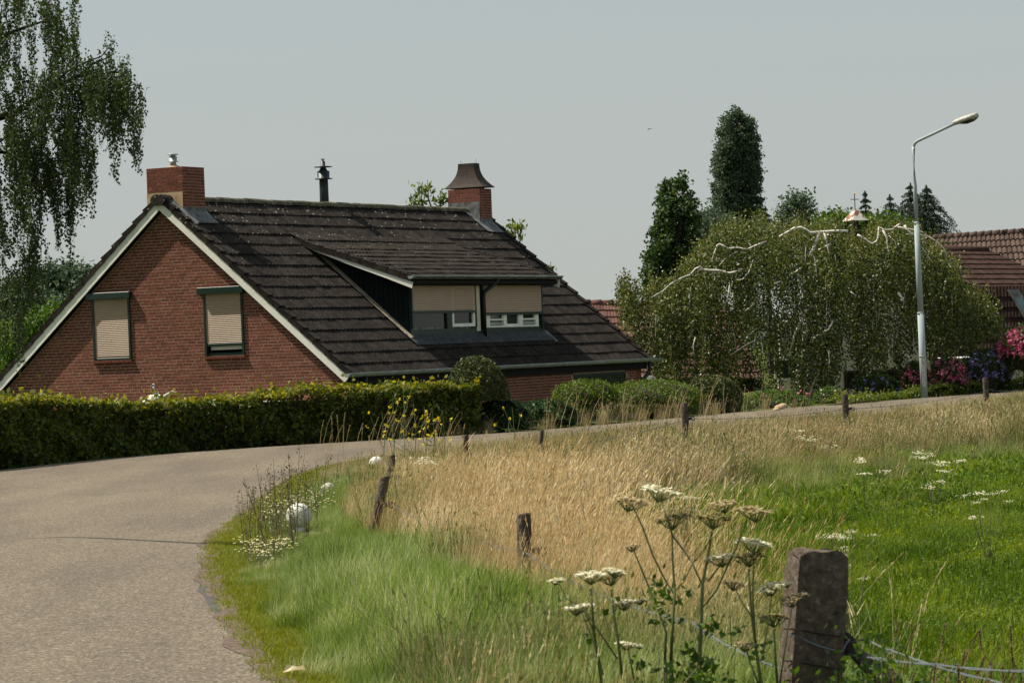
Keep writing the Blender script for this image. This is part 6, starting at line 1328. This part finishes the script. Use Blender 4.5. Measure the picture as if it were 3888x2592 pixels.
# dark dock stalks and chamomile round the first ball
dp = []; X_ = rng.uniform(930, 1250, 400); Y_ = rng.uniform(1700, 2070, 400)
b0 = gnd(1050, 2080); dk_ = []
for i in range(64):
    px = 930+i*4.9+rng.normal()*8; yb_ = np.interp(px, [920, 1000, 1130, 1260], [2100, 2130, 2080, 1900])+rng.normal()*25; yt_ = np.interp(px, [920, 1000, 1100, 1200, 1260], [1900, 1820, 1760, 1780, 1770])+rng.normal()*35; g_ = gnd(px, yb_, .02); t_ = at(px+rng.normal()*34, yt_, g_[1]+rng.normal()*.1); dk_.append((g_, t_))
base = np.array([b0[0], b0[1], 0.]); o = empty('dock_weeds', base, 0, 'clump of brown dock and sorrel stalks around the nearest white ball', 'weeds'); Bs = MB(); P = []
for g_, t_ in dk_:
    Bs.tube([g_-base, (g_+t_)/2-base+(rng.normal()*.02, 0, 0), t_-base], [.0028, .0022, .0014], 4, cap=False); k = 26; f = rng.uniform(.35, 1, k); P.append(g_+(t_-g_)*f[:, None]-base+rng.normal(size=(k, 3))*np.array([.03, .03, .012]))
Bs.build('stalks', M['stemdark'], o, kind='stuff'); leaves('seed_clusters', np.vstack(P), .018, M['stemdark'], o, asp=.6, kind='stuff')
def chamomile(px, py, z, sx_, sy_, n, label, Yspread=.5):
    c = gnd(px, py, z); base = np.array([c[0], c[1], 0.]); P = []; B = MB(); C_ = MB(); Bs = MB(); o = empty('chamomile_patch', base, 0, label, 'wildflowers')
    for i in range(n):
        q = at(px+rng.normal()*sx_, py+rng.normal()*sy_, c[1]+rng.normal()*Yspread)-base; r = rng.uniform(.007, .012)
        B.add([q+np.array([r*math.cos(t), r*math.sin(t), .003*math.sin(3*t)]) for t in np.linspace(0, 6.283, 9)[:-1]], [tuple(range(8))]); C_.add([q+np.array([.006*math.cos(t), .006*math.sin(t), .006]) for t in np.linspace(0, 6.283, 7)[:-1]], [tuple(range(6))])
        Bs.tube([(q[0]+rng.normal()*.02, q[1], 0), q-(0, 0, .002)], [.002, .0015], 3, cap=False)
    B.build('petals', M['daisy'], o, kind='stuff'); C_.build('flower_centres', M['yellow'], o, kind='stuff'); Bs.build('stems', M['stem'], o, kind='stuff')
chamomile(985, 2085, .12, 42, 26, 150, 'chamomile patch at the road edge left of and below the nearest ball'); chamomile(1140, 1900, .20, 55, 22, 190, 'chamomile patch just behind the nearest white ball'); chamomile(1085, 2060, .12, 28, 14, 50, 'few daisies at the foot of the nearest white ball'); chamomile(1060, 1940, .2, 45, 28, 110, 'pale chamomile drift left of the nearest white ball')
# taller straws that stand out of the dry grass, and thistle-like purple knapweed
def straws(name, spots, hgt, label, m_='drygrass', w=.004):
    B = MB(); base = np.array([spots[0][0], spots[0][1], spots[0][2]]); o = empty(name, base, 0, label, 'grass stalks')
    for (x, y, z) in spots:
        h = hgt*random.uniform(.7, 1.15); lx = random.uniform(-.05, .32)*h; p = np.array([x, y, z])-base; P = [p, p+(lx*.35, 0, h*.5), p+(lx*.8, 0, h*.85), p+(lx*1.15, 0, h)]; B.tube(P, [w*.5, w*.45, w*.35, w*.3], 3, cap=False)
        e = np.array(P[-1]); d = np.array(P[-1])-np.array(P[-2]); d /= np.linalg.norm(d)
        for k in range(7): c = e+d*(k*.013-.02); s = w*random.uniform(1., 1.8); B.add([c+(-s, 0, .004), c-d*.012, c+(s, 0, .008), c+d*.016], [(0, 1, 2, 3)], random.random())
    B.build('stalks', M[m_], o, kind='stuff')
sp1 = [(g[0], g[1], -.35) for g in [at(rng.uniform(3230, 3880), 1300, rng.uniform(10.8, 13.2)) for _ in range(85)]]; straws('tall_straws', sp1, .62, 'bleached straws with seed heads right of the square post', w=.0045)
sp2 = [(g[0], g[1], -.3) for g in [at(rng.uniform(2700, 3300), 1300, rng.uniform(10.6, 12.2)) for _ in range(60)]]; straws('tall_straws', sp2, .50, 'bleached straws growing in front of the square post', w=.0045)
def heads(px0, px1, Y0, Y1, n, h, lab): straws('tall_straws', [(*at(rng.uniform(px0, px1), 1300, y)[:2], float(height(np.array([at(rng.uniform(px0, px1), 1300, y)[0]]), np.array([y]))[0])) for y in rng.uniform(Y0, Y1, n)], h, lab, w=.006)
heads(1190, 1720, 42, 46, 38, .62, 'thin dark topped stalks standing against the dark hedge'); heads(2050, 3050, 46, 53, 110, .85, 'tall straws standing against the junipers and yew')
# leafy undergrowth at the foot of the square post
P = np.vstack([at(x, y, PY-.5)+rng.normal(size=(n, 3))*np.array([.07, .10, .05]) for x, y, n in [(3300,2450,40),(3340,2570,70),(3260,2580,60),(2600,2590,70),(2700,2600,80),(2480,2610,40),(2950,2610,40),(3500,2600,40)]])
base = P.mean(0); base[2] = -.3; o = empty('bramble', base, 0, 'leafy nettle and bramble growth at the foot of the square post', 'weeds'); leaves('leaves', P-base, .036, M['bushgreen'], o, asp=.5); b = MB(); [b.tube([(p[0]-base[0]+rng.normal()*.03, p[1]-base[1], -.0), p-base], [.004, .002], 4, cap=False) for p in P[::14]]; b.build('stems', M['stem'], o, kind='stuff')
P = rng.normal(size=(500, 3))*np.array([.9, 1.4, .07])+np.array([at(2150, 1700, 33)[0], 33, .18]); 
base = np.array([P[:, 0].mean(), 33., -.3]); o = empty('knapweed', base, 0, 'mauve knapweed dots scattered through the dry grass right of the thick round post', 'wildflowers'); leaves('flowers', P[:170]-base, .020, M['mauve'], o, asp=.9); b = MB(); [b.tube([(p[0]-base[0], p[1]-base[1], 0), p-base], [.003, .002], 3, cap=False) for p in P[:170]]; b.build('stems', M['stemdark'], o, kind='stuff')
# terracotta pots and stones by the bush, dark bench in the garage mouth
for (x, y, r, lab) in [(2985,1552,.11,'orange brown stone right of the rose bush, upper one'),(2972,1560,.12,'orange brown stone right of the rose bush, lower one'),(2960,1565,.08,'small flat stone beside the orange brown stones')]:
    p = gnd(x, y, .0); o = empty('garden_stone', (p[0], min(p[1]+.8, 70.5), 0), 0, lab, 'stone', 'stones by the rose bush'); MB().lathe([(r*.7, 0), (r, r*.4), (r*.8, r*.8), (r*.3, r)], (0, 0, 0), 9).build('stone', M['stucco'], o, True)
p = at(3262, 1505, 76.8); o = empty('barbecue', (p[0], 76.8, 0), 0, 'dark covered barbecue or bench standing before the open garage', 'garden furniture'); z = p[2]
MB().box((-.22, -.2, z-.02), (.22, .2, z+.05)).prism([(-.18, -.2, z+.05), (.18, -.2, z+.05), (.12, -.2, z+.14), (-.12, -.2, z+.14)], (0, .4, 0)).build('lid', M['lead'], o, bevel=.01); MB().box((-.24, -.22, z-.12), (.24, .22, z-.06)).build('tray', M['lead'], o, bevel=.01); b = MB(); [b.box((sx_*.18-.02, sy_*.15-.02, 0), (sx_*.18+.02, sy_*.15+.02, z-.12)) for sx_ in (-1, 1) for sy_ in (-1, 1)]; b.build('legs', M['black'], o)
# birds
def bird(px, py, Y, s, label):
    c = at(px, py, Y); o = empty('bird', c, 0, label, 'bird'); MB().tube([(-.12*s, 0, 0), (0, 0, .02*s), (.14*s, 0, .0)], [.015*s, .04*s, .01*s], 7).build('body', M['soffit'], o, True)
    for sg, e in ((1, (.46*s, .1, -.02*s)), (-1, (-.16*s, -.3*s, -.34*s))):
        m = np.array(e)*.5+np.array([0, 0, .09*s]); MB().add([(-.03*s, 0, .02*s), (.05*s, 0, .02*s), m+(.035*s, 0, 0), np.array(e), m-(.035*s, 0, 0)], [(0, 1, 2, 3, 4)]).add([(-.03*s, 0, .012*s), (.05*s, 0, .012*s), m+(.035*s, 0, -.008), np.array(e), m-(.035*s, 0, .008)], [(4, 3, 2, 1, 0)]).build('wing', M['soffit'], o)
bird(2463, 490, 260, .62, 'gull like bird gliding in the open sky left of the poplar')
bird(3715, 20, 300, .2, 'tiny speck of a bird high above the lamp')
# dead leaf and clod in the short turf by the road
p = gnd(1112, 2550, .05); o = empty('dead_leaf', p, 0, 'dry curled brown leaf lying in the short turf near the bottom edge', 'leaf'); MB().add([(-.05, 0, 0), (-.01, -.03, .01), (.05, -.01, .035), (.06, .02, .01), (.0, .03, .03), (-.03, .02, .04)], [(0, 1, 4, 5), (1, 2, 3, 4)]).build('blade', M['umbeltan'], o)
